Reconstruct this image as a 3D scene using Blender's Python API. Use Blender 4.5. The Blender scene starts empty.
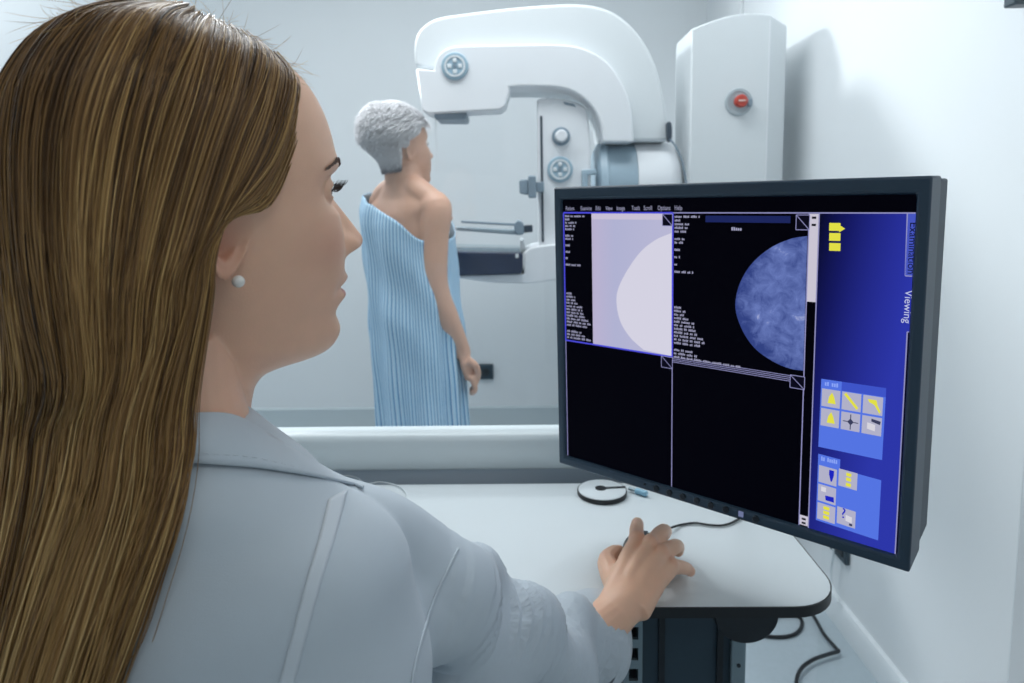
import bpy, bmesh, math, random
import numpy as np
from mathutils import Vector, Matrix
from mathutils.bvhtree import BVHTree

# ------------------------------------------------------------------ camera, world, lights, exposure
rng = np.random.default_rng(7)
random.seed(7)
SC = bpy.context.scene
COL = SC.collection
F, CX, CY = 650.0, 512.0, 279.0
PITCH, ROLL, YAW = math.radians(6.5), math.radians(-.9), math.radians(1.1)
CAM = np.array([0, 0, 1.35])
def rotx(a): c, s = math.cos(a), math.sin(a); return np.array([[1,0,0],[0,c,-s],[0,s,c]])
def roty(a): c, s = math.cos(a), math.sin(a); return np.array([[c,0,s],[0,1,0],[-s,0,c]])
def rotz(a): c, s = math.cos(a), math.sin(a); return np.array([[c,-s,0],[s,c,0],[0,0,1]])
CR = rotz(YAW) @ rotx(math.pi/2 - PITCH) @ rotz(ROLL)
def ray(x, y): return CR @ np.array([(x-CX)/F, -(y-CY)/F, -1.0])
def atY(x, y, Y): d = ray(x, y); return CAM + d*(Y/d[1])
def atX(x, y, X): d = ray(x, y); return CAM + d*(X/d[0])
def atZ(x, y, Z): d = ray(x, y); return CAM + d*((Z-CAM[2])/d[2])
def atD(x, y, D): return CAM + ray(x, y)*D

cd = bpy.data.cameras.new('camera'); cam = bpy.data.objects.new('camera', cd); COL.objects.link(cam)
cam.matrix_world = Matrix.Translation(CAM) @ Matrix(CR.tolist()).to_4x4()
cd.sensor_width = 36; cd.lens = F/1024*36; cd.shift_y = (CY-341.5)/1024; cd.clip_start = .02
cd.dof.use_dof = True; cd.dof.focus_distance = .62; cd.dof.aperture_fstop = 8.0
SC.camera = cam
SC.view_settings.view_transform = 'Standard'; SC.view_settings.look = 'None'
SC.view_settings.gamma = 1; SC.view_settings.use_curve_mapping = False
SC.view_settings.exposure = 0.0
SC.cycles.use_denoising = True
SC.cycles.max_bounces = 10; SC.cycles.transparent_max_bounces = 16
SC.cycles.sample_clamp_indirect = 6
w = bpy.data.worlds.new('world'); SC.world = w; w.use_nodes = True
w.node_tree.nodes['Background'].inputs[0].default_value = (.55, .68, .8, 1)
w.node_tree.nodes['Background'].inputs[1].default_value = .3

def area(name, loc, target, sx, sy, power, col):
    l = bpy.data.lights.new(name, 'AREA'); l.shape = 'RECTANGLE'; l.size = sx; l.size_y = sy
    l.energy = power; l.color = col
    o = bpy.data.objects.new(name, l); COL.objects.link(o); o.location = loc
    o.rotation_euler = (Vector(target)-Vector(loc)).to_track_quat('-Z', 'Y').to_euler()
    return o
COOL = (.945, .98, 1.0)
area('exam_ceiling_light', (-.9, 1.95, 2.97), (-.9, 1.95, 0), 1.6, .9, 29, COOL)
area('corner_fill_light', (-2.9, 2.9, 2.97), (-2.9, 2.9, 0), .6, .6, 10, COOL)  # unseen fill, added to brighten the far left of the back wall
key = area('exam_ceiling_spot', (-1.62, 3.3, 2.95), (.95, 1.75, 1.2), .35, .35, 13, COOL); key.data.spread = math.radians(70)
area('desk_ceiling_light', (.1, 1.7, 2.97), (.1, 1.7, 0), 1.0, .4, 14, COOL)
area('operator_fill_light', (.35, -.9, 2.7), (-.1, .7, 1.0), 1.0, .6, 4.8, (1.0, .97, .94))  # added fill behind the camera, lifts the operator's face and near side

# ------------------------------------------------------------------ helpers
def mat(name, col, rough=.5, metal=0, noise=0, nscale=20, bump=0, bscale=200, emit=None, estr=1, sheen=0, trans=0, coat=0, sss=0):
    m = bpy.data.materials.new(name); m.use_nodes = True; nt = m.node_tree; b = nt.nodes['Principled BSDF']
    b.inputs['Base Color'].default_value = (*col, 1); b.inputs['Roughness'].default_value = rough
    b.inputs['Metallic'].default_value = metal
    if sheen: b.inputs['Sheen Weight'].default_value = sheen
    if coat: b.inputs['Coat Weight'].default_value = coat; b.inputs['Coat Roughness'].default_value = .1
    if sss:
        b.inputs['Subsurface Weight'].default_value = sss
        b.inputs['Subsurface Radius'].default_value = (.010, .004, .002); b.inputs['Subsurface Scale'].default_value = 1
    tc = nt.nodes.new('ShaderNodeTexCoord')
    if noise:
        n = nt.nodes.new('ShaderNodeTexNoise'); n.inputs['Scale'].default_value = nscale; n.inputs['Detail'].default_value = 5
        nt.links.new(tc.outputs['Object'], n.inputs['Vector'])
        mx = nt.nodes.new('ShaderNodeMix'); mx.data_type = 'RGBA'
        mx.inputs[6].default_value = (*[c*(1-noise) for c in col], 1); mx.inputs[7].default_value = (*[min(1, c*(1+noise)) for c in col], 1)
        nt.links.new(n.outputs['Fac'], mx.inputs[0]); nt.links.new(mx.outputs[2], b.inputs['Base Color'])
    if bump:
        n = nt.nodes.new('ShaderNodeTexNoise'); n.inputs['Scale'].default_value = bscale; n.inputs['Detail'].default_value = 3
        nt.links.new(tc.outputs['Object'], n.inputs['Vector'])
        bp = nt.nodes.new('ShaderNodeBump'); bp.inputs['Strength'].default_value = bump; bp.inputs['Distance'].default_value = .002
        nt.links.new(n.outputs['Fac'], bp.inputs['Height']); nt.links.new(bp.outputs['Normal'], b.inputs['Normal'])
    if emit:
        b.inputs['Emission Color'].default_value = (*emit, 1); b.inputs['Emission Strength'].default_value = estr
    return m
def srgb(*c): return tuple(((v/255+.055)/1.055)**2.4 if v > 10 else v/255/12.92 for v in c)
def glow(name, rgb, s=1.0):
    m = bpy.data.materials.new(name); m.use_nodes = True; nt = m.node_tree; b = nt.nodes['Principled BSDF']
    b.inputs['Base Color'].default_value = (.001, .001, .0015, 1); b.inputs['Roughness'].default_value = .45
    b.inputs['Specular IOR Level'].default_value = .02
    b.inputs['Emission Color'].default_value = (*srgb(*rgb), 1); b.inputs['Emission Strength'].default_value = s
    return m
def thin_glass(name, tint=(.992, .997, .997), refl=.05):
    m = bpy.data.materials.new(name); m.use_nodes = True; nt = m.node_tree; nt.nodes.clear()
    o = nt.nodes.new('ShaderNodeOutputMaterial'); t = nt.nodes.new('ShaderNodeBsdfTransparent'); g = nt.nodes.new('ShaderNodeBsdfGlossy')
    t.inputs[0].default_value = (*tint, 1); g.inputs['Roughness'].default_value = .02
    lw = nt.nodes.new('ShaderNodeLayerWeight'); lw.inputs[0].default_value = .25
    mp = nt.nodes.new('ShaderNodeMath'); mp.operation = 'MULTIPLY_ADD'; mp.inputs[1].default_value = .22; mp.inputs[2].default_value = refl*.3
    nt.links.new(lw.outputs['Fresnel'], mp.inputs[0])
    mx = nt.nodes.new('ShaderNodeMixShader'); nt.links.new(mp.outputs[0], mx.inputs[0])
    nt.links.new(t.outputs[0], mx.inputs[1]); nt.links.new(g.outputs[0], mx.inputs[2]); nt.links.new(mx.outputs[0], o.inputs[0])
    return m

class MB:
    def __init__(s): s.v = []; s.f = []
    def add(s, vs, fs):
        k = len(s.v); s.v += [tuple(map(float, p)) for p in vs]; s.f += [tuple(i+k for i in f) for f in fs]; return s
    def box(s, a, b, M=None):
        (x0,y0,z0),(x1,y1,z1) = a, b
        vs = [(x0,y0,z0),(x1,y0,z0),(x1,y1,z0),(x0,y1,z0),(x0,y0,z1),(x1,y0,z1),(x1,y1,z1),(x0,y1,z1)]
        if M is not None: vs = [M @ Vector(p) for p in vs]
        return s.add(vs, [(0,3,2,1),(4,5,6,7),(0,1,5,4),(1,2,6,5),(2,3,7,6),(3,0,4,7)])
    def prism(s, pts, d):                       # polygon of 3D points swept by vector d
        n = len(pts); d = np.array(d, float); P = [np.array(p, float) for p in pts]
        vs = P + [p+d for p in P]
        return s.add(vs, [tuple(range(n))[::-1], tuple(range(n, 2*n))] + [(i,(i+1)%n,n+(i+1)%n,n+i) for i in range(n)])
    def rings(s, rs, cap=True, close=False):
        n = len(rs[0]); vs = [p for r in rs for p in r]; fs = []
        m = len(rs)
        for j in range(m if close else m-1):
            a, b = j*n, ((j+1) % m)*n
            fs += [(a+i, a+(i+1)%n, b+(i+1)%n, b+i) for i in range(n)]
        if cap and not close: fs += [tuple(range(n))[::-1], tuple(range((m-1)*n, m*n))]
        return s.add(vs, fs)
    def tube(s, path, r, n=12, cap=True, flat=1.0, side=None):
        P = np.array(path, float); m = len(P); r = np.broadcast_to(np.array(r, float), (m,))
        T = np.gradient(P, axis=0); T /= np.linalg.norm(T, axis=1)[:, None]+1e-12
        u = np.cross(T[0], [0,0,1.0]) if side is None else np.array(side, float)
        if np.linalg.norm(u) < 1e-3: u = np.array([1.0,0,0])
        rs = []
        for i in range(m):
            u = u - T[i]*np.dot(u, T[i]); u /= np.linalg.norm(u); v = np.cross(T[i], u)
            rs.append([P[i]+r[i]*(math.cos(a)*u+flat*math.sin(a)*v) for a in np.linspace(0, 2*math.pi, n, endpoint=False)])
        return s.rings(rs, cap)
    def lathe(s, c, axis, prof, n=32):          # prof: list of (distance along axis, radius)
        ax = np.array(axis, float); ax /= np.linalg.norm(ax); u = np.cross(ax, [0,0,1.0])
        if np.linalg.norm(u) < 1e-3: u = np.array([1.0,0,0])
        u /= np.linalg.norm(u); v = np.cross(ax, u); c = np.array(c, float)
        return s.rings([[c+ax*h+max(r,1e-4)*(math.cos(a)*u+math.sin(a)*v) for a in np.linspace(0, 2*math.pi, n, endpoint=False)] for h, r in prof])
    def ball(s, c, r, M=None, n=16):
        c = np.array(c, float); r = np.broadcast_to(np.array(r, float), (3,)); M = np.eye(3) if M is None else M
        rs = [[c+M@(r*np.array([max(math.sin(t),1e-3)*math.cos(a), max(math.sin(t),1e-3)*math.sin(a), math.cos(t)])) for a in np.linspace(0, 2*math.pi, n*2, endpoint=False)] for t in np.linspace(math.pi, 0, n+1)]
        return s.rings(rs)
    def mesh(s, name):
        me = bpy.data.meshes.new(name); me.from_pydata(s.v, [], s.f); me.update()
        bm = bmesh.new(); bm.from_mesh(me); bmesh.ops.recalc_face_normals(bm, faces=bm.faces); bm.to_mesh(me); bm.free()
        return me
    def obj(s, name, m, parent=None, bevel=0, seg=2, smooth=35, sub=0):
        me = s.mesh(name); return link(name, me, m, parent, bevel, seg, smooth, sub)
def link(name, me, m, parent=None, bevel=0, seg=2, smooth=35, sub=0):
    o = bpy.data.objects.new(name, me); COL.objects.link(o)
    if m: me.materials.append(m)
    if smooth:
        me.polygons.foreach_set('use_smooth', [True]*len(me.polygons)); me.set_sharp_from_angle(angle=math.radians(smooth))
    if bevel:
        b = o.modifiers.new('bevel', 'BEVEL'); b.width = bevel; b.segments = seg; b.limit_method = 'ANGLE'; b.angle_limit = math.radians(40)
        b.harden_normals = False
    if sub:
        sm = o.modifiers.new('sub', 'SUBSURF'); sm.levels = sub; sm.render_levels = sub
    if parent: o.parent = parent; o.matrix_parent_inverse = parent.matrix_world.inverted() if parent.type == 'EMPTY' else Matrix()
    return o
def tag(o, label=None, cat=None, group=None, kind=None):
    if label: o['label'] = label
    if cat: o['category'] = cat
    if group: o['group'] = group
    if kind: o['kind'] = kind
    return o
def thing(name, label, cat, loc, group=None):
    o = bpy.data.objects.new(name, None); COL.objects.link(o); o.location = loc; o.empty_display_size = .05
    o.matrix_world = Matrix.Translation(loc)
    return tag(o, label, cat, group)
def spline(pts, n=8, closed=False):
    P = [np.array(p, float) for p in pts]; out = []; m = len(P)
    for i in range(m if closed else m-1):
        p1, p2 = P[i], P[(i+1) % m]
        p0 = P[i-1] if (i > 0 or closed) else 2*p1-p2; p3 = P[(i+2) % m] if (i+2 < m or closed) else 2*p2-p1
        for t in np.linspace(0, 1, n, endpoint=False):
            out.append(.5*((2*p1)+(p2-p0)*t+(2*p0-5*p1+4*p2-p3)*t*t+(3*p1-p0-3*p2+p3)*t**3))
    if not closed: out.append(P[-1])
    return out
def sampl(xs, ys, q):                            # smooth table lookup
    xs = np.array(xs, float); ys = np.array(ys, float); q = np.asarray(q, float)
    o = np.argsort(xs); xs, ys = xs[o], ys[o]; h = np.diff(xs); d = np.diff(ys)/h
    mm = np.zeros_like(ys); mm[0], mm[-1] = d[0], d[-1]
    for i in range(1, len(xs)-1):
        mm[i] = 0 if d[i-1]*d[i] <= 0 else (h[i-1]+h[i])*2/((2*h[i]+h[i-1])/d[i-1]+(h[i]+2*h[i-1])/d[i])*1.0 if False else (0 if d[i-1]*d[i] <= 0 else 2*d[i-1]*d[i]/(d[i-1]+d[i]))
    q = np.clip(q, xs[0], xs[-1]); k = np.clip(np.searchsorted(xs, q)-1, 0, len(h)-1); t = (q-xs[k])/h[k]
    return (2*t**3-3*t**2+1)*ys[k]+(t**3-2*t**2+t)*h[k]*mm[k]+(-2*t**3+3*t**2)*ys[k+1]+(t**3-t**2)*h[k]*mm[k+1]
def remesh(o, vox, smooth_it=4, fac=.5):
    r = o.modifiers.new('r', 'REMESH'); r.mode = 'VOXEL'; r.voxel_size = vox; r.use_smooth_shade = True
    if smooth_it: s = o.modifiers.new('s', 'SMOOTH'); s.factor = fac; s.iterations = smooth_it
    dg = bpy.context.evaluated_depsgraph_get(); me = bpy.data.meshes.new_from_object(o.evaluated_get(dg))
    o.modifiers.clear(); ms = list(o.data.materials); old = o.data; o.data = me; bpy.data.meshes.remove(old)
    me.materials.clear()
    for m in ms: me.materials.append(m)
    me.polygons.foreach_set('use_smooth', [True]*len(me.polygons))
    return o
def vget(me): a = np.empty(len(me.vertices)*3); me.vertices.foreach_get('co', a); return a.reshape(-1, 3)
def nget(me): a = np.empty(len(me.vertices)*3); me.vertices.foreach_get('normal', a); return a.reshape(-1, 3)
def vset(me, a): me.vertices.foreach_set('co', np.ascontiguousarray(a).ravel()); me.update()

# ------------------------------------------------------------------ the room
XL, XR, YN, YF, ZC = -3.3, 1.0, -1.6, 3.65, 3.0
wallm = mat('wall_paint', srgb(228, 233, 236), .9, noise=.015, nscale=3, bump=.05, bscale=300)
floorm = mat('vinyl_floor', srgb(172, 186, 194), .4, noise=.08, nscale=60)
skirtm = mat('skirting_vinyl', srgb(188, 200, 205), .4)
basem = mat('white_baseboard', srgb(225, 232, 236), .4)
def struct(name, a, b, m): return tag(MB().box(a, b).obj(name, m, smooth=0), kind='structure')
struct('floor', (XL,YN,-.1), (XR,YF,0), floorm)
struct('ceiling', (XL,YN,ZC), (XR,YF,ZC+.1), wallm)
struct('wall_right', (XR,YN-.1,-.1), (XR+.1,YF+.1,ZC+.1), wallm)
struct('wall_left', (XL-.1,YN-.1,-.1), (XL,YF+.1,ZC+.1), wallm)
struct('wall_back', (XL,YF,-.1), (XR,YF+.1,ZC+.1), wallm)
struct('wall_front', (XL,YN-.1,-.1), (XR,YN,ZC+.1), wallm)
zsk = atY(330, 408, YF-.012)[2]
b = MB(); b.prism([(XL,YF,0),(XL,YF-.03,0),(XL,YF-.012,.04),(XL,YF-.012,zsk-.01),(XL,YF,zsk)], (XR-XL,0,0))
tag(b.obj('baseboard_back', skirtm, smooth=30), kind='structure')
b = MB(); b.prism([(XR,YN,0),(XR-.022,YN,0),(XR-.022,YN,.066),(XR-.014,YN,.08),(XR,YN,.08)], (0,YF-YN-.03,0))
tag(b.obj('baseboard_right', basem, smooth=30), kind='structure')
cx = atX(740, 10, XR-.012)
b = MB().box((XR-.012, cx[1]-.012, 1.0), (XR, cx[1]+.012, ZC))
tag(b.obj('trim_1', wallm, smooth=0, bevel=.004), kind='structure')
# ------------------------------------------------------------------ desk
wh = mat('white_laminate', srgb(222, 230, 234), .3)
blk = mat('black_edge', (.006, .009, .012), .4)
dteal = mat('dark_teal_metal', srgb(44, 66, 80), .5, bump=.1)
dk = mat('dark_plastic', srgb(20, 30, 38), .45, bump=.1)
steel = mat('grey_steel', srgb(140, 158, 166), .4, .6)
ZD, TH = .81, .0145
XD0, XD1, YD0, YD1 = -1.05, .432, .82, 1.215
desk = thing('height_adjustable_desk', 'white control desk with black edge, below the tilted monitor', 'desk', (-.2, 1.0, 0))
def desk_outline(z, inset=0):
    r = .075; pts = [(XD0+inset, YD1-inset, z), (XD0+inset, YD0+inset, z)]
    for a in np.linspace(-90, 0, 10): pts.append((XD1-r+(r-inset)*math.cos(math.radians(a)), YD0+r+(r-inset)*math.sin(math.radians(a)), z))
    pts += [(XD1-inset, YD1-inset, z)]
    return pts
b = MB(); b.prism(desk_outline(ZD-TH, .002), (0,0,TH)); b.obj('tabletop', wh, desk, smooth=30)
out = desk_outline(ZD-TH-.001); 
b = MB(); o2 = desk_outline(ZD-TH-.001, .0025); n = len(out)
b.rings([out, [(p[0],p[1],ZD-.0005) for p in out], [(p[0],p[1],ZD-.0005) for p in o2], o2], cap=False, close=True)
b.obj('edge_band', blk, desk, smooth=40)
# under-desk support between pixel columns 628..745
yb = .93
def xat(px, y=660, Y=yb): return atY(px, y, Y)[0]
b = MB(); b.box((xat(640), yb, .06), (xat(735), yb+.2, ZD-TH-.001)); b.obj('pedestal', dteal, desk, bevel=.004)
for a_, c_ in ((658, 664), (716, 722)):
    b = MB(); b.box((xat(a_), yb-.006, .06), (xat(c_), yb, ZD-TH-.001)); b.obj('rail', dk, desk)
# perforated upright
x0, x1 = xat(622), xat(641); m_ = MB(); zs = [.0]; z = .05
yy = yb-.012
m_.box((x0, yy, 0), (x0+(x1-x0)*.3, yy+.05, ZD-TH-.001)); m_.box((x0+(x1-x0)*.78, yy, 0), (x1, yy+.05, ZD-TH-.001))
z = 0
while z < ZD-TH-.03:
    m_.box((x0+(x1-x0)*.3, yy, z), (x0+(x1-x0)*.78, yy+.006, z+.014)); z += .034
m_.box((x0+.004, yy+.035, 0), (x1-.004, yy+.048, ZD-TH-.001))
m_.obj('perforated_upright', steel, desk, smooth=0)
hm = MB(); hm.box((x0+.005, yy+.02, .01), (x1-.005, yy+.034, ZD-TH-.005)); hm.obj('slot_backing', dk, desk, smooth=0)
b = MB(); xa, xb = xat(729), xat(744); b.box((xa, yb-.01, 0), (xb, yb+.03, ZD-TH-.001)); b.obj('upright', steel, desk, bevel=.003)
for z in (.55, .6, .65, .7): b = MB(); b.lathe(((xa+xb)/2, yb-.0095, z), (0,-1,0), [(0,.003),(.002,.003),(.002,0)], 12); b.obj('bolt', dk, desk)
c = atY(747, 617, .826); rr = .043
hp = [(c[0]+rr*math.cos(t), .826, ZD-TH-.003-rr*.92*math.sin(t)) for t in np.linspace(0, math.pi, 30)]
b = MB(); b.prism(hp, (0,.03,0)); b.obj('round_bracket', dk, desk, bevel=.002)
b = MB(); b.box((XD0+.06, .9, 0), (XD0+.12, 1.1, ZD-TH-.001)); b.obj('leg', dteal, desk, bevel=.004)
b = MB(); b.box((xat(622), yb-.12, 0), (xat(744), yb+.24, .03)); b.obj('foot', dteal, desk, bevel=.006)

# white puck with keyhole slot
g = atZ(602, 494, ZD)
gr = thing('cable_puck', 'small round white puck with black keyhole slot on the desk', 'cable holder', (g[0], g[1], ZD))
R_ = .046
b = MB(); b.lathe((g[0],g[1],ZD), (0,0,1), [(0,R_-.001),(.001,R_),(.008,R_),(.008,R_-.002),(.0,R_-.002)], 48); b.obj('rim', blk, gr)
b = MB(); b.lathe((g[0],g[1],ZD+.001), (0,0,1), [(0,0),(0,R_-.002),(.008,R_-.002),(.0085,R_-.003),(.0085,0)], 48); b.obj('cap', wh, gr)
b = MB(); sl = []
k = np.array([g[0]-.002, g[1]+.004])
for a in np.linspace(20, 340, 20): sl.append((k[0]+.0105*math.cos(math.radians(a)), k[1]+.0105*math.sin(math.radians(a)), ZD+.0088))
sl += [(g[0]+R_-.001, k[1]+.0005, ZD+.0088), (g[0]+R_-.001, k[1]+.0075, ZD+.0088)]
b.prism(sl, (0,0,.0015)); b.obj('slot', blk, gr)
clr = mat('pale_blue_plastic', srgb(150, 200, 225), .25)
ca = atZ(629, 488.5, ZD+.006); cb = atZ(654, 496, ZD+.006); dv = (cb-ca)/np.linalg.norm(cb-ca)
us = thing('cable_connector', 'pale blue cable connector lying right of the white puck', 'cable connector', (float(ca[0]), float(ca[1]), ZD))
b = MB(); b.tube([ca+dv*t for t in (.0, .014)], .0032, 10); b.obj('metal_tip', steel, us)
b = MB(); b.tube([ca+dv*t for t in (.014, .016, .036, .038)], [.004,.0055,.0055,.004], 12); b.obj('shell', clr, us)

# mouse, cable
mouse_c = atZ(646, 549, ZD+.018)
ms = thing('computer_mouse', 'black computer mouse under the operator hand', 'mouse', (mouse_c[0], mouse_c[1], ZD))
ang = math.radians(8)
fwd = np.array([math.sin(ang), math.cos(ang), 0]); rgt = np.array([math.cos(ang), -math.sin(ang), 0])
b = MB(); rs = []
for t in np.linspace(-1, 1, 15):
    k = math.sqrt(max(1e-3, 1-abs(t)**2.6)); hh = (.036-.006*(t+.25)**2*1.6)*min(1, k**.7); ww = .036*k
    rs.append([np.array([mouse_c[0], mouse_c[1], ZD+.002])+fwd*t*.053+rgt*ww*math.copysign(abs(math.cos(a))**.8, math.cos(a))+np.array([0,0,hh*max(0, math.sin(a))**.8]) for a in np.linspace(-.05, math.pi+.05, 17)])
b.rings(rs); b.obj('shell', dk, ms, smooth=60)
wc = np.array([mouse_c[0], mouse_c[1], ZD+.0205])+fwd*.030
b = MB(); b.lathe(wc-rgt*.004, rgt, [(0,0),(0,.010),(.008,.010),(.008,0)], 20); b.obj('scroll_wheel', dteal, ms)
def on_desk(px, py, lift=.003): return atZ(px, py, ZD+lift)
p0 = np.array([mouse_c[0], mouse_c[1], ZD+.008])+fwd*.05
path = spline([p0, on_desk(668,529,.009), on_desk(680,525), on_desk(695,523), on_desk(710,525), on_desk(724,525), on_desk(737,520), on_desk(752,508), on_desk(770,490)], 8)
b = MB(); b.tube(path, .0019, 8); tag(b.obj('mouse_cable', blk), 'black mouse cable curving over the white desk', 'cable')
# thin dark cable behind the shoulder on the desk back edge
path = spline([on_desk(330,482,.004), on_desk(345,476,.01), on_desk(357,478,.006), on_desk(366,484,.003), on_desk(380,482,.003), on_desk(398,486,.002), on_desk(406,494,.002), on_desk(404,502,.002)], 8)
b = MB(); b.tube(path, .0012, 6); tag(b.obj('thin_wire', wh), 'thin pale wire looping on the desk behind the coat collar', 'wire')

# ------------------------------------------------------------------ radiation screen: rail and glass
shield = thing('radiation_shield', 'glass radiation screen with white rail behind the desk', 'screen', (-.5, 1.3, 0))
YS = 1.245
z1 = atY(420, 434.5, YS)[2]; z0 = atY(420, 470, YS)[2]
xr = atY(836, 200, YS+.03)[0]; xl = -1.6
railm = mat('white_rail', srgb(214, 224, 228), .35)
b = MB(); b.prism([(xl,YS,z0),(xl,YS-.006,z0+.006),(xl,YS-.006,z1-.014),(xl,YS,z1-.004),(xl,YS+.008,z1),(xl,YS+.05,z1),(xl,YS+.05,z0)], (xr-xl,0,0)); b.obj('rail', railm, shield, smooth=50)
zb = atY(420, 482, YS+.012)[2]
b = MB(); b.box((xl,YS+.012,.05),(.385,YS+.045,z0)); b.obj('lower_panel', mat('blue_grey_panel', srgb(205, 218, 230), .4), shield)
b = MB(); b.prism([(xl,YS+.026,z1-.01),(xr,YS+.026,z1-.01),(xr,YS+.026,.004),(XR-.024,YS+.026,.004),(XR-.024,YS+.026,.085),(XR-.001,YS+.026,.085),(XR-.001,YS+.026,2.3),(xl,YS+.026,2.3)], (0,.004,0)); b.obj('glass_pane', thin_glass('screen_glass'), shield, smooth=0)
for x in (xl+.05, .28):
    b = MB(); b.box((x,YS-.05,0),(x+.1,YS+.1,.05)); b.obj('foot', dteal, shield, bevel=.006)

# ------------------------------------------------------------------ monitor
tl = np.array([.044, .9523, 1.3744]); MW, MH = .467, .42; yaw, tilt, rl = math.radians(40), -.0251, -.0047
r0 = np.array([math.cos(yaw), -math.sin(yaw), 0]); n0 = np.array([math.sin(yaw), math.cos(yaw), 0])
mu = math.cos(tilt)*np.array([0,0,1])+math.sin(tilt)*n0; mr = r0*math.cos(rl)+mu*math.sin(rl); mr /= np.linalg.norm(mr)
mn = np.cross(mu, mr); mn = mn if mn[1] > 0 else -mn; mu = np.cross(mr, mn); mu = mu if mu[2] > 0 else -mu    # mn points into the housing
def MP(u, v, d=0): return tl + mr*u - mu*v + mn*d       # u right, v down, d behind the front face
def S(px, py, d=.004):                                   # pixel -> (u, v) on the screen plane
    o = MP(0,0,d); q = ray(px, py); t = np.dot(o-CAM, mn)/np.dot(q, mn); p = CAM+q*t-o; return np.dot(p, mr), -np.dot(p, mu)
stand_xy = MP(MW*.5, 0, .1)
mon = thing('computer_monitor', 'large black computer monitor showing breast scan images', 'monitor', (stand_xy[0], stand_xy[1], 1.17))
bez = mat('monitor_plastic', srgb(44, 66, 84), .42, bump=.08, bscale=900)
bez2 = mat('monitor_back_plastic', srgb(38, 58, 74), .5, bump=.08, bscale=900)
ul, vt = S(561.5, 199); ur, vb = S(896.5, 554.5)
_, vt2 = S(917, 195.5); ul2, vb2 = S(567, 456); ur2, _ = S(917, 195.5)
su0, su1, sv0, sv1 = (ul+ul2)/2, (ur+ur2)/2, (vt+vt2)/2, (vb+vb2)/2
print('screen rect', su0, su1, sv0, sv1, S(561.5,199), S(917,195.5), S(896.5,554.5), S(567,456))
def rectring(u0,u1,v0,v1,d): return [MP(u0,v0,d),MP(u1,v0,d),MP(u1,v1,d),MP(u0,v1,d)]
b = MB(); b.rings([rectring(su0,su1,sv0,sv1,.006), rectring(su0-.002,su1+.002,sv0-.002,sv1+.002,0), rectring(0,MW,0,MH,0), rectring(0,MW,0,MH,.056), rectring(.004,MW-.004,.004,MH-.004,.058)], cap=False)
b.add(rectring(.004,MW-.004,.004,MH-.004,.058), [(0,1,2,3)])
b.obj('bezel', bez, mon, bevel=.0025)
b = MB(); b.rings([rectring(.003,MW-.002,.003,MH-.003,.0585), rectring(.003,MW-.002,.003,MH-.003,.116), rectring(.05,MW-.05,.05,MH-.05,.135)]); b.obj('housing', bez2, mon, bevel=.003)
p = MP(MW*.5,MH*.45,.135); dk2 = dk
b = MB(); b.box((-.05,-.0,-.05),(.05,.012,.05), Matrix.Translation(p) @ Matrix.Rotation(-yaw,4,'Z')); b.obj('mount_plate', dk, mon, bevel=.004)
q = np.array([.395, 1.14, p[2]])
b = MB(); b.tube([p+mn*.008, p+mn*.05, q], .016, 16); b.obj('support_arm', dk, mon, smooth=60)
b = MB(); b.tube([q+np.array([0,0,.04]), [q[0],q[1],ZD+.008]], .016, 20); b.obj('pole', dk, mon)
b = MB(); b.lathe((q[0],q[1],ZD), (0,0,1), [(0,0),(0,.024),(.008,.024),(.010,.021),(.010,0)], 32); b.obj('desk_clamp', dk, mon)
# bezel buttons
btn = mat('button_dark', srgb(20, 30, 40), .3)
bx = [(645,484),(656.5,488.5),(669.5,492.5),(683,496.5),(697,500.5),(711,505),(726,509.5),(756,519)]
for i,(x,y) in enumerate(bx):
    u, v = S(x, y, 0); r = .0042 if i else .0015
    b = MB(); b.lathe(MP(u,v,.0005), -mn, [(0,0),(0,r),(.0022,r),(.003,r*.75),(.003,0)], 20); b.obj('button', btn, mon)
u, v = S(741, 514, 0); b = MB(); b.box((-.003,-.0035,0),(.003,.0035,.001), Matrix(np.vstack([np.column_stack([mr,mu,-mn,MP(u,v,0)]),[0,0,0,1]]).tolist())); b.obj('power_light', glow('power_light', (120,130,170), .8), mon, smooth=0)

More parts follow.
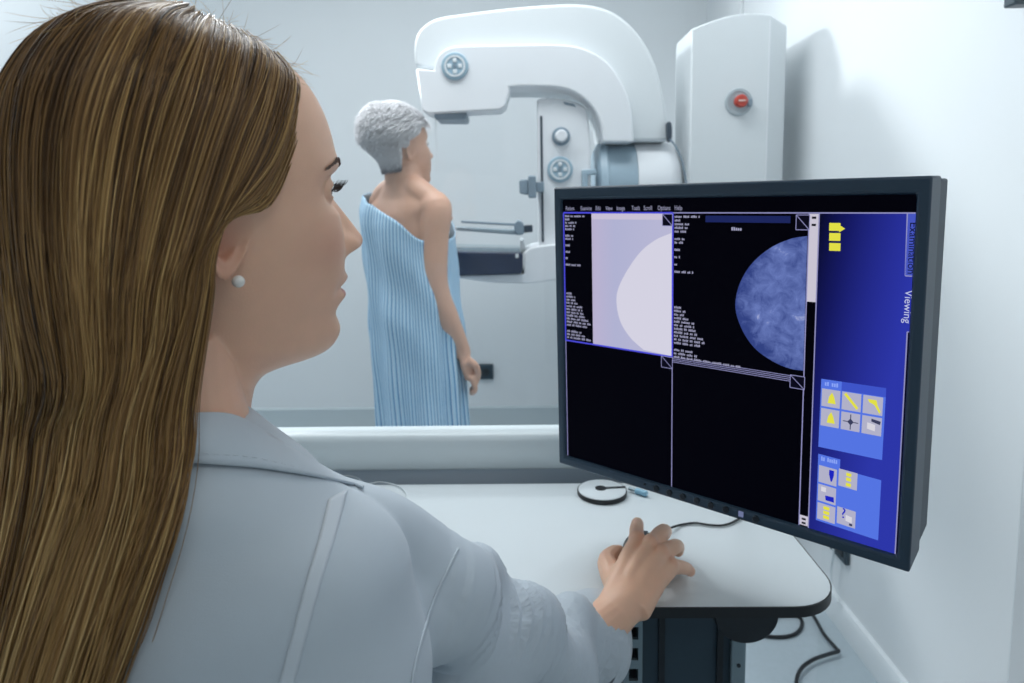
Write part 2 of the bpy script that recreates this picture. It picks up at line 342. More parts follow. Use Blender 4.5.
# screen picture -------------------------------------------------------
SD = .0055
scr = MB().add([MP(su0-.003,sv0-.003,SD+.0002),MP(su1+.003,sv0-.003,SD+.0002),MP(su1+.003,sv1+.003,SD+.0002),MP(su0-.003,sv1+.003,SD+.0002)], [(0,1,2,3)]).obj('screen', glow('screen_black', (2,2,8), 1.0), mon, smooth=0)
class SG:                                                # flat figures on the screen, layer k above it
    def __init__(s, k): s.b = MB(); s.d = SD-.00012*k; s.done = []
    def cut(s): s.done.append(s.b); s.b = MB(); return s        # the next figure is a piece of its own
    def P(s, u, v): return MP(u, v, s.d)
    def rect(s, u0, v0, u1, v1): s.b.add([s.P(u0,v0),s.P(u1,v0),s.P(u1,v1),s.P(u0,v1)], [(0,1,2,3)]); return s
    def poly(s, pts): s.b.add([s.P(*p) for p in pts], [tuple(range(len(pts)))]); return s
    def line(s, a, c, w=.0006):
        a, c = np.array(a), np.array(c); t = (c-a)/np.linalg.norm(c-a); nn = np.array([-t[1], t[0]])*w
        return s.poly([a-nn, c-nn, c+nn, a+nn])
    def frame(s, u0, v0, u1, v1, w=.0006):
        for a, c in (((u0,v0),(u1,v0)),((u1,v0),(u1,v1)),((u1,v1),(u0,v1)),((u0,v1),(u0,v0))): s.line(a, c, w)
        return s
    def rows(s, u0, v0, rows, ch, cw):                   # blocks of tiny illegible characters
        for k, L in enumerate(rows):
            x = 0
            while x < L:
                wd = random.randint(2, 6)
                for _ in range(wd):
                    if x >= L: break
                    h = ch*random.uniform(.45, .68)
                    s.rect(u0+x*cw, v0+k*ch+(ch*.7-h), u0+(x+.72)*cw, v0+k*ch+ch*.7); x += 1
                x += 1
        return s
    def obj(s, name, m):
        for b in s.done+[s.b]:
            if b.v: b.obj(name, m, scr, smooth=0)
def text_on(txt, u, v, size, m, name, rot=0, k=3, sx=1.0):
    cu = bpy.data.curves.new(name, 'FONT'); cu.body = txt; cu.size = size; cu.extrude = 0; cu.resolution_u = 3
    o = bpy.data.objects.new(name, cu); COL.objects.link(o)
    dg = bpy.context.evaluated_depsgraph_get(); me = bpy.data.meshes.new_from_object(o.evaluated_get(dg)); bpy.data.objects.remove(o)
    co = vget(me); c, s = math.cos(rot), math.sin(rot)
    P = np.array([MP(u+c*p[0]*sx-s*p[1], v-(s*p[0]*sx+c*p[1]), SD-.00012*k) for p in co]); vset(me, P)
    return link(name, me, m, scr, smooth=0)
c_line = glow('ui_line', (150,150,200), .9); c_txt = glow('ui_text', (165,165,195), .9); c_hi = glow('ui_highlight', (75,75,215), 1)
c_bar = glow('ui_grey', (205,200,215), .95); c_navy = glow('ui_navy', (28,38,92), 1)
# column/row lines taken as fractions of the screen
uA = S(563,213)[0]; uB = S(591.5,260)[0]; uC = S(672,300)[0]; uD = S(808,240)[0]; uE = S(818,240)[0]; uF = S(914,240)[0]
vA = (S(563,212)[1]+S(810,214)[1])/2; vB = (S(567,343)[1]+S(670,354)[1])/2; vC = (S(680,359)[1]+S(800,374)[1])/2
q = SG(1); q.line((uA,vA),(uF,vA),.0007).line((uA,vB),(uA,sv1)).line((uC,vB),(uC,sv1)).line((uD,vA),(uD,sv1)).line((uE,vA),(uE,sv1))
for k in range(4): q.line((uC if k else uA, vB+.0022*k),(uD, vB+.0022*k),.0004)
q.obj('divider_line', c_line)
q = SG(2); q.frame(uA,vA,uC,vB,.0011); q.obj('selection_frame', c_hi)
def ramp_glow(name, stops, dirvec, org, length, noise=0):
    m = glow(name, (0,0,0)); nt = m.node_tree; bs = nt.nodes['Principled BSDF']
    ge = nt.nodes.new('ShaderNodeNewGeometry'); sb = nt.nodes.new('ShaderNodeVectorMath'); sb.operation = 'SUBTRACT'; sb.inputs[1].default_value = tuple(org)
    dt = nt.nodes.new('ShaderNodeVectorMath'); dt.operation = 'DOT_PRODUCT'; dt.inputs[1].default_value = tuple(np.array(dirvec)/length)
    tc = nt.nodes.new('ShaderNodeTexCoord')
    nt.links.new(tc.outputs['Object'], sb.inputs[0]); nt.links.new(sb.outputs[0], dt.inputs[0])
    cr = nt.nodes.new('ShaderNodeValToRGB'); e = cr.color_ramp.elements
    while len(e) < len(stops): e.new(.5)
    for el, (p, c) in zip(e, stops): el.position = p; el.color = (*srgb(*c), 1)
    nt.links.new(dt.outputs['Value'], cr.inputs[0]); nt.links.new(cr.outputs[0], bs.inputs['Emission Color'])
    return m
q = SG(1); q.rect(uB, vA+.001, uC-.001, vB-.001)
q.obj('scan_background', ramp_glow('scan_lavender', [(0,(186,178,208)),(.3,(176,178,210)),(1,(184,183,212))], mr, MP(uB,vA,0), uC-uB))
v1_ = S(672,226)[1]
arc = [S(*p) for p in spline([(671,233),(655,240),(640,252),(627,270),(618,288),(616,303),(620,322),(630,338),(643,350)], 6)]
q = SG(2); q.poly([(max(uB,a),min(c,vB-.001)) for a,c in arc]+[(uC-.001, vB-.001)]); q.obj('scan_silhouette', glow('scan_pale', (212,210,226), 1))
q = SG(2); q.rect(uB, vA+.001, uC-.001, vA+.009); q.obj('scan_header', glow('scan_header', (200,192,214), 1))
# corner boxes
q = SG(3)
for (x0,y0,x1,y1) in ((662,214,672,226),(661,356,672,369),(796,215,809,230),(790,375,804,390)):
    a = S(x0,y0); c = S(x1,y1); q.rect(a[0],a[1],c[0],c[1]).cut()
q.obj('corner_box', glow('ui_dark', (10,10,26), 1))
q = SG(4)
for (x0,y0,x1,y1) in ((662,214,672,226),(661,356,672,369),(796,215,809,230),(790,375,804,390)):
    a = S(x0,y0); c = S(x1,y1); q.frame(a[0],a[1],c[0],c[1],.0004); q.line(a,c,.0004).cut()
q.obj('corner_frame', c_line)
# tiny text blocks
a = S(566,214); ch = abs(S(566,345)[1]-S(566,292)[1])/17.0
q = SG(2); 
for u0 in (uA+.0025, uC+.0025):
    cw = (uB-uA-.004)/22
    q.rows(u0, vA+.003, [17,4,10,9,8,0,7,7,0,4,0,4,0,2,0,13], ch, cw).cut()
    top = S(566,292)[1] if u0 < uB else S(675,306)[1]
    q.rows(u0, top, [5,8,8,10,14,14,15,16,20,21,18,0,13,16,21 if u0 < uB else 44], ch, cw).cut()
q.obj('data_text', c_txt)
q = SG(2); a = S(731,227); q.rows(a[0], a[1], [5], ch*1.3, cw*1.3); q.obj('view_text', c_txt)
q = SG(1); a = S(705,217); c = S(795,225); q.rect(a[0], vA+.0035, uD-.02, vA+.0115); q.obj('title_bar', c_navy)
q = SG(2)
ums = [(565,'Patient'),(580,'Examine'),(595,'Edit'),(605,'View'),(616,'Image'),(631,'Tools'),(643,'Scroll'),(657,'Options'),(674,'Help')]
vm = vA-.0035
for x, t in ums: text_on(t, S(x,206)[0], vm, .0085, c_txt, 'menu_text', 0, 2, .66)
# the second scan: a breast outline against the chest wall at the right
arc = [S(*p) for p in spline([(807,236),(790,239),(770,248),(752,263),(740,282),(735,302),(737,318),(745,336),(757,351),(775,363),(790,369),(803,371)], 6)]
mg = glow('scan_blue', (0,0,0)); nt = mg.node_tree; bs = nt.nodes['Principled BSDF']; tc = nt.nodes.new('ShaderNodeTexCoord')
n1 = nt.nodes.new('ShaderNodeTexNoise'); n1.inputs['Scale'].default_value = 70; n1.inputs['Detail'].default_value = 7; n1.inputs['Roughness'].default_value = .68; n1.inputs['Distortion'].default_value = .6
n2 = nt.nodes.new('ShaderNodeTexNoise'); n2.noise_type = 'RIDGED_MULTIFRACTAL'; n2.inputs['Scale'].default_value = 32; n2.inputs['Detail'].default_value = 6; n2.inputs['Distortion'].default_value = .5
for n_ in (n1,n2): nt.links.new(tc.outputs['Object'], n_.inputs['Vector'])
ad = nt.nodes.new('ShaderNodeMath'); ad.operation = 'MULTIPLY_ADD'; ad.inputs[1].default_value = .42; nt.links.new(n2.outputs['Fac'], ad.inputs[0]); nt.links.new(n1.outputs['Fac'], ad.inputs[2])
# darker skin rim: distance from the breast centre on the screen
cen = MP(*S(812,305), 0); vs_ = nt.nodes.new('ShaderNodeVectorMath'); vs_.operation = 'DISTANCE'; vs_.inputs[1].default_value = tuple(cen); nt.links.new(tc.outputs['Object'], vs_.inputs[0])
rad = np.linalg.norm(np.array(S(735,302))-np.array(S(812,305)))
mr_ = nt.nodes.new('ShaderNodeMapRange'); mr_.inputs[1].default_value = rad*.72; mr_.inputs[2].default_value = rad*1.0; mr_.inputs[3].default_value = 0; mr_.inputs[4].default_value = -.30; nt.links.new(vs_.outputs['Value'], mr_.inputs[0])
a2 = nt.nodes.new('ShaderNodeMath'); nt.links.new(ad.outputs[0], a2.inputs[0]); nt.links.new(mr_.outputs[0], a2.inputs[1])
cr = nt.nodes.new('ShaderNodeValToRGB'); e = cr.color_ramp.elements; e[0].position = .25; e[0].color = (*srgb(50,66,130),1); e[1].position = .98; e[1].color = (*srgb(222,224,244),1)
k = e.new(.66); k.color = (*srgb(104,122,186),1)
nt.links.new(a2.outputs[0], cr.inputs[0]); nt.links.new(cr.outputs[0], bs.inputs['Emission Color'])
q = SG(2); q.poly([(min(uD-.0008,a_),c_) for a_,c_ in arc]+[(uD-.0008, arc[-1][1])]); q.obj('breast_scan', mg)
# scroll bar
q = SG(2); q.rect(uD+.0006, vA+.001, uE-.0006, S(810,302)[1]).cut(); a = S(800,515); q.rect(uD+.0006, a[1], uE-.0006, a[1]+.012); q.obj('scroll_bar', c_bar)
q = SG(3)
for v0 in (vA+.004, vA+.012, a[1]+.003, a[1]+.008): q.rect(uD+.003, v0, uE-.003, v0+.0025).cut()
q.obj('scroll_arrow', glow('ui_black', (20,20,30), 1))
# blue tool panel
q = SG(1); q.rect(uE+.0006, vA+.0007, su1, sv1); q.obj('tool_panel', ramp_glow('panel_blue', [(0,(6,8,30)),(.3,(20,24,96)),(.75,(38,46,150)),(1,(44,54,168))], mr*1-mu*.15, MP(uE,vA,0), (uF-uE)*1.15))
q = SG(2); a = S(907,216); c = S(905,276); e_ = S(907,332); 
q.line((a[0],vA),(c[0],c[1]),.0006).line((c[0],c[1]),(uF,c[1]),.0006).line((e_[0],e_[1]),(uF,e_[1]),.0006).line((e_[0],e_[1]),(e_[0],sv1),.0006)
q.obj('tab_line', c_line)
q = SG(2); q.rect(a[0]+.0006, vA+.0007, su1, c[1]-.0006); q.obj('inactive_tab', glow('ui_tab_blue', (70,86,190), 1))
q = SG(2); q.rect(e_[0]+.0006, e_[1]+.0006, su1, sv1); q.obj('panel_margin', glow('panel_dark', (8,10,28), 1))
# "Examination" and "Viewing" read downwards
ex = S(910,222); q = S(910,271); text_on('Examination', ex[0]-.0, ex[1], .0100, glow('tab_text', (6,6,26), 1), 'tab_text', -math.pi/2, 3, 1.08)
vw = S(905,290); text_on('Viewing', vw[0]-.0, vw[1], .0102, glow('tab_text_active', (190,195,225), 1), 'tab_text', -math.pi/2, 3, 1.08)
yel = glow('ui_yellow', (225,222,70), 1); pb = glow('ui_blue', (84,116,226), 1); tile = glow('ui_tile', (176,176,200), 1); ink = glow('ui_ink', (28,36,190), 1); tab2 = glow('ui_tab', (62,84,200), 1)
q = SG(2)
for y in (223,233,243): a = S(829,y); c = S(840,y+7); q.rect(a[0],a[1],c[0],a[1]+.0085)
a = S(839,225); q.poly([(a[0],a[1]),(a[0]+.006,a[1]+.004),(a[0],a[1]+.008)]); q.obj('folder_icon', yel)
def PR(p0, p1, p2, k):                                   # a local grid spanned by three screen pixels
    A, B, C_ = map(np.array, (S(*p0), S(*p1), S(*p2))); return lambda i, j: A+(B-A)*i+(C_-A)*j
# first palette: 3 x 2 tiles
g1 = PR((821,379),(886,388.5),(818,447),1); q = SG(2); q.poly([g1(0,0),g1(1,0),g1(1,1),g1(0,1)]).cut(); 
g2 = PR((818,454),(881.5,471),(815.5,519),1); q.poly([g2(0,0),g2(.36,0),g2(.36,.14),g2(1,.14),g2(1,1.02),g2(0,1.02)]); q.obj('tool_palette', pb)
q = SG(3); q.poly([g1(.33,0),g1(1,0),g1(1,.125),g1(.33,.125)]); q.obj('palette_tab', tab2)
q = SG(3); T1 = []; T2 = []
for j in (0,1):
    for i in (0,1,2):
        u0, v0 = .02+i*.325, .135+j*.285; T1.append((u0,v0)); q.poly([g1(u0,v0),g1(u0+.295,v0),g1(u0+.295,v0+.255),g1(u0,v0+.255)]).cut()
for (i,j) in ((0,0),(1,0),(0,1),(0,2),(1,2)):
    u0, v0 = .02+i*.325, .165+j*.285-(.03 if i else 0); T2.append((u0,v0)); q.poly([g2(u0,v0),g2(u0+.295,v0),g2(u0+.295,v0+.255),g2(u0,v0+.255)]).cut()
q.obj('tool_tile', tile)
q = SG(4)
for k in (0,3): u0,v0 = T1[k]; q.poly([g1(u0+.1,v0+.2),g1(u0+.12,v0+.1),g1(u0+.165,v0+.04),g1(u0+.2,v0+.1),g1(u0+.23,v0+.2)]).cut()
u0,v0 = T1[1]; q.poly([g1(u0+.03,v0+.04),g1(u0+.06,v0+.01),g1(u0+.26,v0+.2),g1(u0+.23,v0+.23)]).cut()
u0,v0 = T1[2]; q.poly([g1(u0+.07,v0+.05),g1(u0+.2,v0+.05),g1(u0+.22,v0+.12),g1(u0+.27,v0+.2),g1(u0+.25,v0+.23),g1(u0+.17,v0+.12),g1(u0+.09,v0+.09)]).cut()
u0,v0 = T2[1]; 
for dv_ in (.03,.1,.18): q.poly([g2(u0+.12,v0+dv_),g2(u0+.2,v0+dv_),g2(u0+.2,v0+dv_+.05),g2(u0+.12,v0+dv_+.05)])
q.cut(); u0,v0 = T2[3]
for dv_ in (.03,.1,.17): q.poly([g2(u0+.1,v0+dv_),g2(u0+.2,v0+dv_),g2(u0+.2,v0+dv_+.05),g2(u0+.1,v0+dv_+.05)])
q.obj('yellow_icon', yel)
q = SG(4); u0,v0 = T2[0]; q.poly([g2(u0+.17,v0+.03),g2(u0+.25,v0+.03),g2(u0+.25,v0+.1),g2(u0+.22,v0+.2),g2(u0+.2,v0+.2),g2(u0+.17,v0+.1)]).cut()
u0,v0 = T2[2]; q.poly([g2(u0+.12,v0+.15),g2(u0+.26,v0+.14),g2(u0+.27,v0+.22),g2(u0+.13,v0+.22)])
q.obj('blue_icon', ink)
u0,v0 = T2[4]; a = g2(u0+.06, v0+.15); text_on('?', a[0], a[1], .017, ink, 'help_icon', 0, 4)
q = SG(4); u0,v0 = T1[4]; q.line(g1(u0+.03,v0+.13),g1(u0+.27,v0+.13),.0005).line(g1(u0+.15,v0+.02),g1(u0+.15,v0+.24),.0005).poly([g1(u0+.1,v0+.13),g1(u0+.15,v0+.08),g1(u0+.2,v0+.13),g1(u0+.15,v0+.18)]).cut()
u0,v0 = T1[5]; q.poly([g1(u0+.14,v0+.03),g1(u0+.28,v0+.05),g1(u0+.27,v0+.1),g1(u0+.14,v0+.07)]).cut(); u0,v0 = T2[4]; q.poly([g2(u0+.2,v0+.2),g2(u0+.25,v0+.2),g2(u0+.25,v0+.235),g2(u0+.2,v0+.235)])
q.obj('dark_icon', glow('ui_slate', (58,62,92), 1))
q = SG(4); u0,v0 = T1[5]; q.poly([g1(u0+.08,v0+.09),g1(u0+.2,v0+.11),g1(u0+.2,v0+.2),g1(u0+.08,v0+.18)]).cut(); u0,v0 = T2[4]; q.poly([g2(u0+.14,v0+.09),g2(u0+.24,v0+.1),g2(u0+.24,v0+.19),g2(u0+.14,v0+.18)]).cut()
u0,v0 = T2[2]; q.poly([g2(u0+.05,v0+.03),g2(u0+.13,v0+.03),g2(u0+.13,v0+.1),g2(u0+.05,v0+.1)]); q.obj('pale_icon', glow('ui_pale', (214,212,222), 1))
q = SG(3); q.rows(*g1(.06,.02), [6], .008, .0024).cut(); q.rows(*g2(.05,.02), [8], .008, .0022); q.obj('palette_title', glow('ui_title', (140,165,245), 1))

# ------------------------------------------------------------------ things on the right wall and floor
socm = mat('dark_socket', srgb(38, 60, 72), .4)
p = atX(845, 566, XR-.016)
so = thing('wall_socket_box', 'dark power box on the right wall below the monitor', 'socket', (XR, float(p[1]), float(p[2])))
b = MB(); b.box((XR-.016, p[1], p[2]), (XR, p[1]+.11, p[2]+.11)); b.obj('box', socm, so, bevel=.004)
b = MB(); b.box((XR-.020, p[1]+.015, p[2]+.02), (XR-.0155, p[1]+.095, p[2]+.09)); b.obj('cover', dk, so, bevel=.002)
pc = [atX(x, y, XR-.03) for x, y in ((833,556),(831,570),(832,584),(836,596),(838,602))]
b = MB(); b.tube(spline([pc[0]+np.array([0,0,.05])]+pc, 6), .004, 8); tag(b.obj('wall_cable', wh), 'white cable hanging down the right wall from the power box', 'cable')
p = atX(1003, 3, XR-.04); p2 = atX(1015, 4, XR-.04)
fx = thing('wall_fixture', 'dark fixture at the top of the right wall, cut by the frame', 'wall fixture', (XR, float(p[1]), float(p[2])))  # dark box of unknown kind, body and front plate are assumed
b = MB(); b.box((XR-.04, p2[1], p2[2]), (XR, p[1], p2[2]+.12)); b.obj('casing', socm, fx, bevel=.004)
b = MB(); b.box((XR-.043, p2[1]+.005, p2[2]+.02), (XR-.0395, p[1]-.005, p2[2]+.11)); b.obj('front_plate', dk, fx)
def fl(x, y): return atZ(x, y, .006)
pth = [(690,628),(730,620),(770,616),(797,616),(802,625),(795,634),(780,637),(760,635),(740,628)]
b = MB(); b.tube(spline([fl(*p) for p in pth], 8), .0055, 8); tag(b.obj('floor_cable', blk), 'black cable loop on the floor close to the desk bracket', 'cable')
pth = [(760,618),(790,615),(808,614),(815,622),(824,638),(836,652),(838,655),(828,658),(812,664),(800,674),(796,690),(798,712)]
b = MB(); b.tube(spline([fl(*p)+np.array([0,0,.012]) for p in pth], 8), .0055, 8); tag(b.obj('floor_cable', blk), 'black cable with a sharp bend on the floor beside the baseboard', 'cable')
p = atY(486, 372, YF-.02); p0 = atY(479, 379.5, YF-.02); p1 = atY(493, 364.5, YF-.02)
so = thing('floor_socket', 'small dark socket low on the back wall beside the patient hand', 'socket', (float(p[0]), YF, float(p[2])))
b = MB(); b.box((p0[0], YF-.02, p0[2]), (p1[0], YF, p1[2])); b.obj('plate', socm, so, bevel=.003)
b = MB(); b.lathe((p[0], YF-.02, p[2]), (0,-1,0), [(0,0),(0,.022),(.004,.022),(.004,.016),(.001,.014),(.001,0)], 24); b.obj('outlet', dk, so)
# ------------------------------------------------------------------ mammography machine
mw = mat('machine_white', srgb(232, 236, 240), .35)
mw2 = mat('machine_pale_grey', srgb(220, 226, 229), .45)
mblue = mat('machine_blue_grey', srgb(160, 182, 196), .4)
mdial = mat('dial_blue', srgb(150, 178, 194), .4)
mdark = mat('machine_dark', srgb(52, 66, 80), .4)
mgrey = mat('machine_grey', srgb(128, 146, 160), .4)
navy = mat('detector_navy', srgb(34, 48, 74), .22, noise=.25, nscale=14)
red = mat('red_button', srgb(186, 58, 40), .4)
YM = 2.30
cpos = atY(734, 180, 2.5)
mach = thing('mammography_machine', 'white mammography machine with curved arm and tall column', 'medical machine', (float(cpos[0]), 2.5, 0))
def poly(pts, Y): return [atY(x, y, Y) for x, y in pts]
def plate(name, pts, Y0, Y1, m, bevel=.01, seg=4, n=0, parent=mach):
    P = spline(pts, n, True) if n else pts
    b = MB(); b.prism(poly(P, Y0), (0, Y1-Y0, 0)); return b.obj(name, m, parent, bevel=bevel, seg=seg, smooth=50)
# column: faceted plan, domed top
xa, xb, x1 = [atY(px, 100, YM)[0] for px in (690.5, 767, 789)]
x0 = atY(676, 100, YM+.2)[0]
pl = [(x0, YM+.2), (xa, YM), (xb, YM-.005), (x1, YM+.035), (x1, YM+.34), (x0+.03, YM+.34)]
zt = [atY(675, 43, YM+.2)[2], atY(690, 29, YM)[2], atY(768, 17, YM)[2], atY(791, 25, YM+.03)[2]]
zc = zt[2]+.03
b = MB(); bot = [(x, y, .0) for x, y in pl]
top = [(pl[0][0],pl[0][1],zt[0]),(pl[1][0],pl[1][1],zt[1]),(pl[2][0],pl[2][1],zt[2]-.005),(pl[3][0],pl[3][1],zt[3]),(pl[4][0],pl[4][1],zt[3]-.0),(pl[5][0],pl[5][1],zt[0]+.0)]
k = 8; front = []
A_, B_ = np.array(top[1]), np.array(top[2])
for t in np.linspace(0, 1, k): 
    p = A_+(B_-A_)*t; p[2] += .028*math.sin(math.pi*t*.85); front.append(p)
C_, D_ = np.array(top[4]), np.array(top[5]); back = []
for t in np.linspace(0, 1, k): p = C_+(D_-C_)*t; p[2] += .03*math.sin(math.pi*t); back.append(p)
tp = [np.array(top[0])]+front+[np.array(top[3])]+back
bt = [np.array([p[0],p[1],0]) for p in tp]
b.rings([bt, tp]); b.obj('gantry_column', mw2, mach, bevel=.006, seg=3, smooth=25)
b = MB(); xs_ = (xb-.001); b.box((xs_, YM-.007, .3), (xs_+.004, YM+.005, zt[2]-.01)); b.obj('column_trim', mw, mach)
bc = atY(739, 102, YM-.006)
b = MB(); b.lathe(bc+np.array([0,.003,0]), (0,-1,0), [(0,.0),(0,.047),(.006,.045),(.006,.036),(.0035,.033),(.0035,0)], 40); b.obj('button_collar', mat('collar_grey', srgb(172,184,190), .5), mach)
b = MB(); b.lathe(bc, (0,-1,0), [(0,0),(0,.018),(.014,.016),(.016,.0215),(.028,.0215),(.033,.018),(.034,0)], 32); eb = b.obj('emergency_button', red, mach)
b = MB(); b.box(bc+np.array([-.012,-.0355,-.0025]), bc+np.array([.012,-.034,.0025])); b.obj('arrow_mark', mat('button_mark', srgb(230,200,190), .5), eb)
b = MB(); b.box(bc+np.array([.026,-.014,-.016]), bc+np.array([.042,-.001,.01])); b.obj('button_latch', mgrey, mach, bevel=.003)
# arm shell (back), fascia (front), tube head
outer = [(415,66),(414,48),(418,32),(428,22),(442,16.5),(480,11),(525,6),(575,3.5),(604,8),(625,20),(643,40),(656,66),(664,98),(669,141)]
inner = [(603,141),(600,124),(592,107),(578,94),(560,87),(530,85.5),(470,86)]
so_ = spline(outer, 5); si_ = spline(inner, 5)
b = MB(); b.prism(poly(so_+si_+[np.array((440,70))], YM+.03), (0,.27,0)); b.obj('arm_shell', mw2, mach, bevel=.02, seg=5, smooth=50)
f_o = spline([(434,70),(436,60),(441,52),(452,46.5),(475,45),(530,44),(565,44.5),(588,50),(608,63),(623,84),(631,108),(634,142)], 5)
f_i = spline([(604,142),(601,124),(593,108),(579,95),(561,88),(530,86.5),(509,87)], 5)+[np.array(q_, float) for q_ in ((510,91),(505.5,106),(500,110),(428,113.8),(422,110.5),(416,69.5),(417,67.8))]
b = MB(); b.prism(poly(f_o+f_i, YM-.015), (0,.12,0)); b.obj('arm_fascia', mw, mach, bevel=.012, seg=4, smooth=50)
th = [(419,72),(437,70),(470,86),(505,88),(507,92),(503,105),(498,108),(429,112),(424,109),(421,100)]
plate('tube_head', th, YM+.08, YM+.25, mw, .006)
plate('collimator', [(434,112),(466,112),(466.5,117.5),(464,119.5),(436,119.5),(434,117)], YM, YM+.14, mgrey, .004)
def dial(px, py, Y, r=.046):
    c = atY(px, py, Y)
    b = MB(); b.lathe(c, (0,-1,0), [(-.004,0),(-.004,r),(.005,r),(.008,r*.93),(.008,0)], 40); d = b.obj('control_dial', mdial, mach)
    b = MB(); b.lathe(c, (0,-1,0), [(.006,r*.78),(.0105,r*.78),(.0105,r*.64),(.006,r*.64)], 40); b.obj('dial_ring', mw2, d)
    for k in range(4):
        a = math.pi/4+k*math.pi/2+math.pi/4; p = c+np.array([r*.40*math.cos(a), -.008, r*.40*math.sin(a)])
        b = MB(); b.box(p-np.array([r*.15,.003,r*.15]), p+np.array([r*.15,.001,r*.15])); b.obj('dial_button', mw2, d, bevel=.002)
    b = MB(); b.lathe(c, (0,-1,0), [(.007,r*.14),(.012,r*.14),(.012,0)], 16); b.obj('dial_centre', mgrey, d)
dial(455, 66.5, YM-.016)
# rail panel
Yp = YM+.02
plate('rail_panel', spline([(537,99),(552,97.5),(572,101),(584,106),(588,112)], 4)+[(591,150),(592,252),(539,252),(538,180)], Yp, Yp+.07, mw, .008)
plate('panel_vent', [(563,101.5),(574,104),(576,107),(565,104.5)], Yp-.002, Yp+.02, mgrey, .001)
plate('rail_slot', [(540,116),(542.3,116),(544,242),(541.8,242)], Yp-.003, Yp+.03, mdark, .0)
kc = atY(561, 136.5, Yp)
b = MB(); b.lathe(kc, (0,-1,0), [(0,0),(0,.032),(.006,.032),(.008,.027),(.008,0)], 32); kn = b.obj('knob_base', mgrey, mach)
b = MB(); b.lathe(kc, (0,-1,0), [(.006,0),(.006,.022),(.026,.021),(.03,.017),(.03,0)], 32); b.obj('knob', mw, kn)
dial(560, 169.5, Yp-.001, .045)
plate('clamp_knob', [(528,175.5),(536,175.5),(536.5,198),(528.5,198)], Yp-.05, Yp+.02, mgrey, .006)
plate('clamp_lever', [(519,180),(528,179),(528.5,195),(519.5,193.5)], Yp-.045, Yp, mgrey, .006)
plate('clamp_stem', [(536,182),(544,182),(544,192),(536,192)], Yp-.03, Yp+.01, mgrey, .003)
# pivot: grey ring, white drum, handle
pz = atY(640, 186, YM+.16); ax = (1,0,0); R_ = .163; Yc = YM+.16
def xp(px): return atY(px, 160, Yc-.1)[0]
def drum(name, prof, m): b = MB(); b.lathe((0, Yc, pz[2]), ax, prof, 56); return b.obj(name, m, mach)
drum('pivot_disc', [(xp(596),0),(xp(596),R_*.80),(xp(600),R_*.95),(xp(606),R_*1.0),(xp(608),R_*.98),(xp(608),0)], mblue)
drum('pivot_ring', [(xp(608.2),0),(xp(608.2),R_*.97),(xp(636),R_*.975),(xp(636),0)], mat('ring_grey', srgb(150,172,186), .4))
drum('pivot_drum', [(xp(636.2),0),(xp(636.2),R_*.99),(xp(668),R_*.99),(xp(676),R_*.9),(xp(683),R_*.62),(xp(686),.0)], mw)
plate('handle', [(582,170),(596,169),(597,174),(588,175),(588,190),(582,190)], YM+.0, YM+.06, mblue, .004)
plate('cable_clip', spline([(667.5,124),(670,121.5),(672,126),(672,138),(670,142),(668,138)], 4, True), YM-.0, YM+.03, mdark, .002)
p_ = [atY(x, y, YM-.01) for x, y in ((670,139),(676,147),(681,158),(684,170),(686.5,186),(688,205))]
b = MB(); b.tube(spline(p_, 6), .0035, 8); b.obj('machine_cable', mgrey, mach)
# detector arm
Yd = YM-.02
plate('detector_support', spline([(524,253),(531,248),(545,245.5),(575,243),(606,243)], 4)+[(606,300),(575,298)]+spline([(560,279),(530,283.5),(490,282.5),(458,278)], 4)+[(453,275.5),(524,274)], Yd, Yd+.26, mw, .012)
plate('detector', [(446,251.5),(521,252.5),(523,255),(523,271),(520,274.5),(446,276.5)], Yd-.015, Yd+.24, navy, .006)
plate('detector_cap', [(515.5,254),(518.5,254),(518.5,258),(515.5,258)], Yd-.018, Yd, mw2, .001)
acr = thin_glass('clear_acrylic', (.90,.94,.95), .05)
plate('compression_plate', [(448,247.5),(521,249.5),(521,252),(448,250.5)], Yd, Yd+.22, acr, 0)
plate('paddle_bracket', [(520,240),(524,240),(526,252),(520,252)], Yd+.05, Yd+.2, mw2, .003)
Yr = YM+.0
plate('paddle_rod', [(461,220.5),(516,223.5),(516,226),(461,223)], Yr, Yr+.02, mgrey, .003)
plate('paddle_bar', [(456,226.5),(518,230),(518,235),(456,230.5)], Yr-.01, Yr+.03, mat('paddle_metal', srgb(150,166,176), .35, .4), .004)
plate('paddle_block', [(514,223),(517,220.5),(520,220.5),(524,224),(524,234.5),(518,235.5),(514,232)], Yr-.02, Yr+.05, mgrey, .005)
plate('paddle_pin', [(524,225.5),(532.5,225),(533,232),(524,233)], Yr-.01, Yr+.03, mdark, .003)
# clear face guard under the tube head
fg = thin_glass('face_guard_acrylic', (.994,.996,.997), .01)
plate('face_guard', [(435.5,118),(503,112),(503,176),(436.5,172)], YM+.02, YM+.025, fg, 0)
b = MB(); b.tube([atY(435.7,119,YM+.02), atY(436.5,171,YM+.02)], .0016, 6); b.obj('guard_edge', mw2, mach)
# carriage joining arm, drum and column; base plate on the floor
b = MB(); b.box((xp(610), Yc-.06, pz[2]-.5), (xp(680), Yc+.08, pz[2]+.02)); b.obj('carriage', mw2, mach, bevel=.015)
b = MB(); b.box((xp(600)+.0, YM+.0, 0), (x1+.0, YM+.42, .04)); b.obj('base_plate', mw2, mach, bevel=.01)
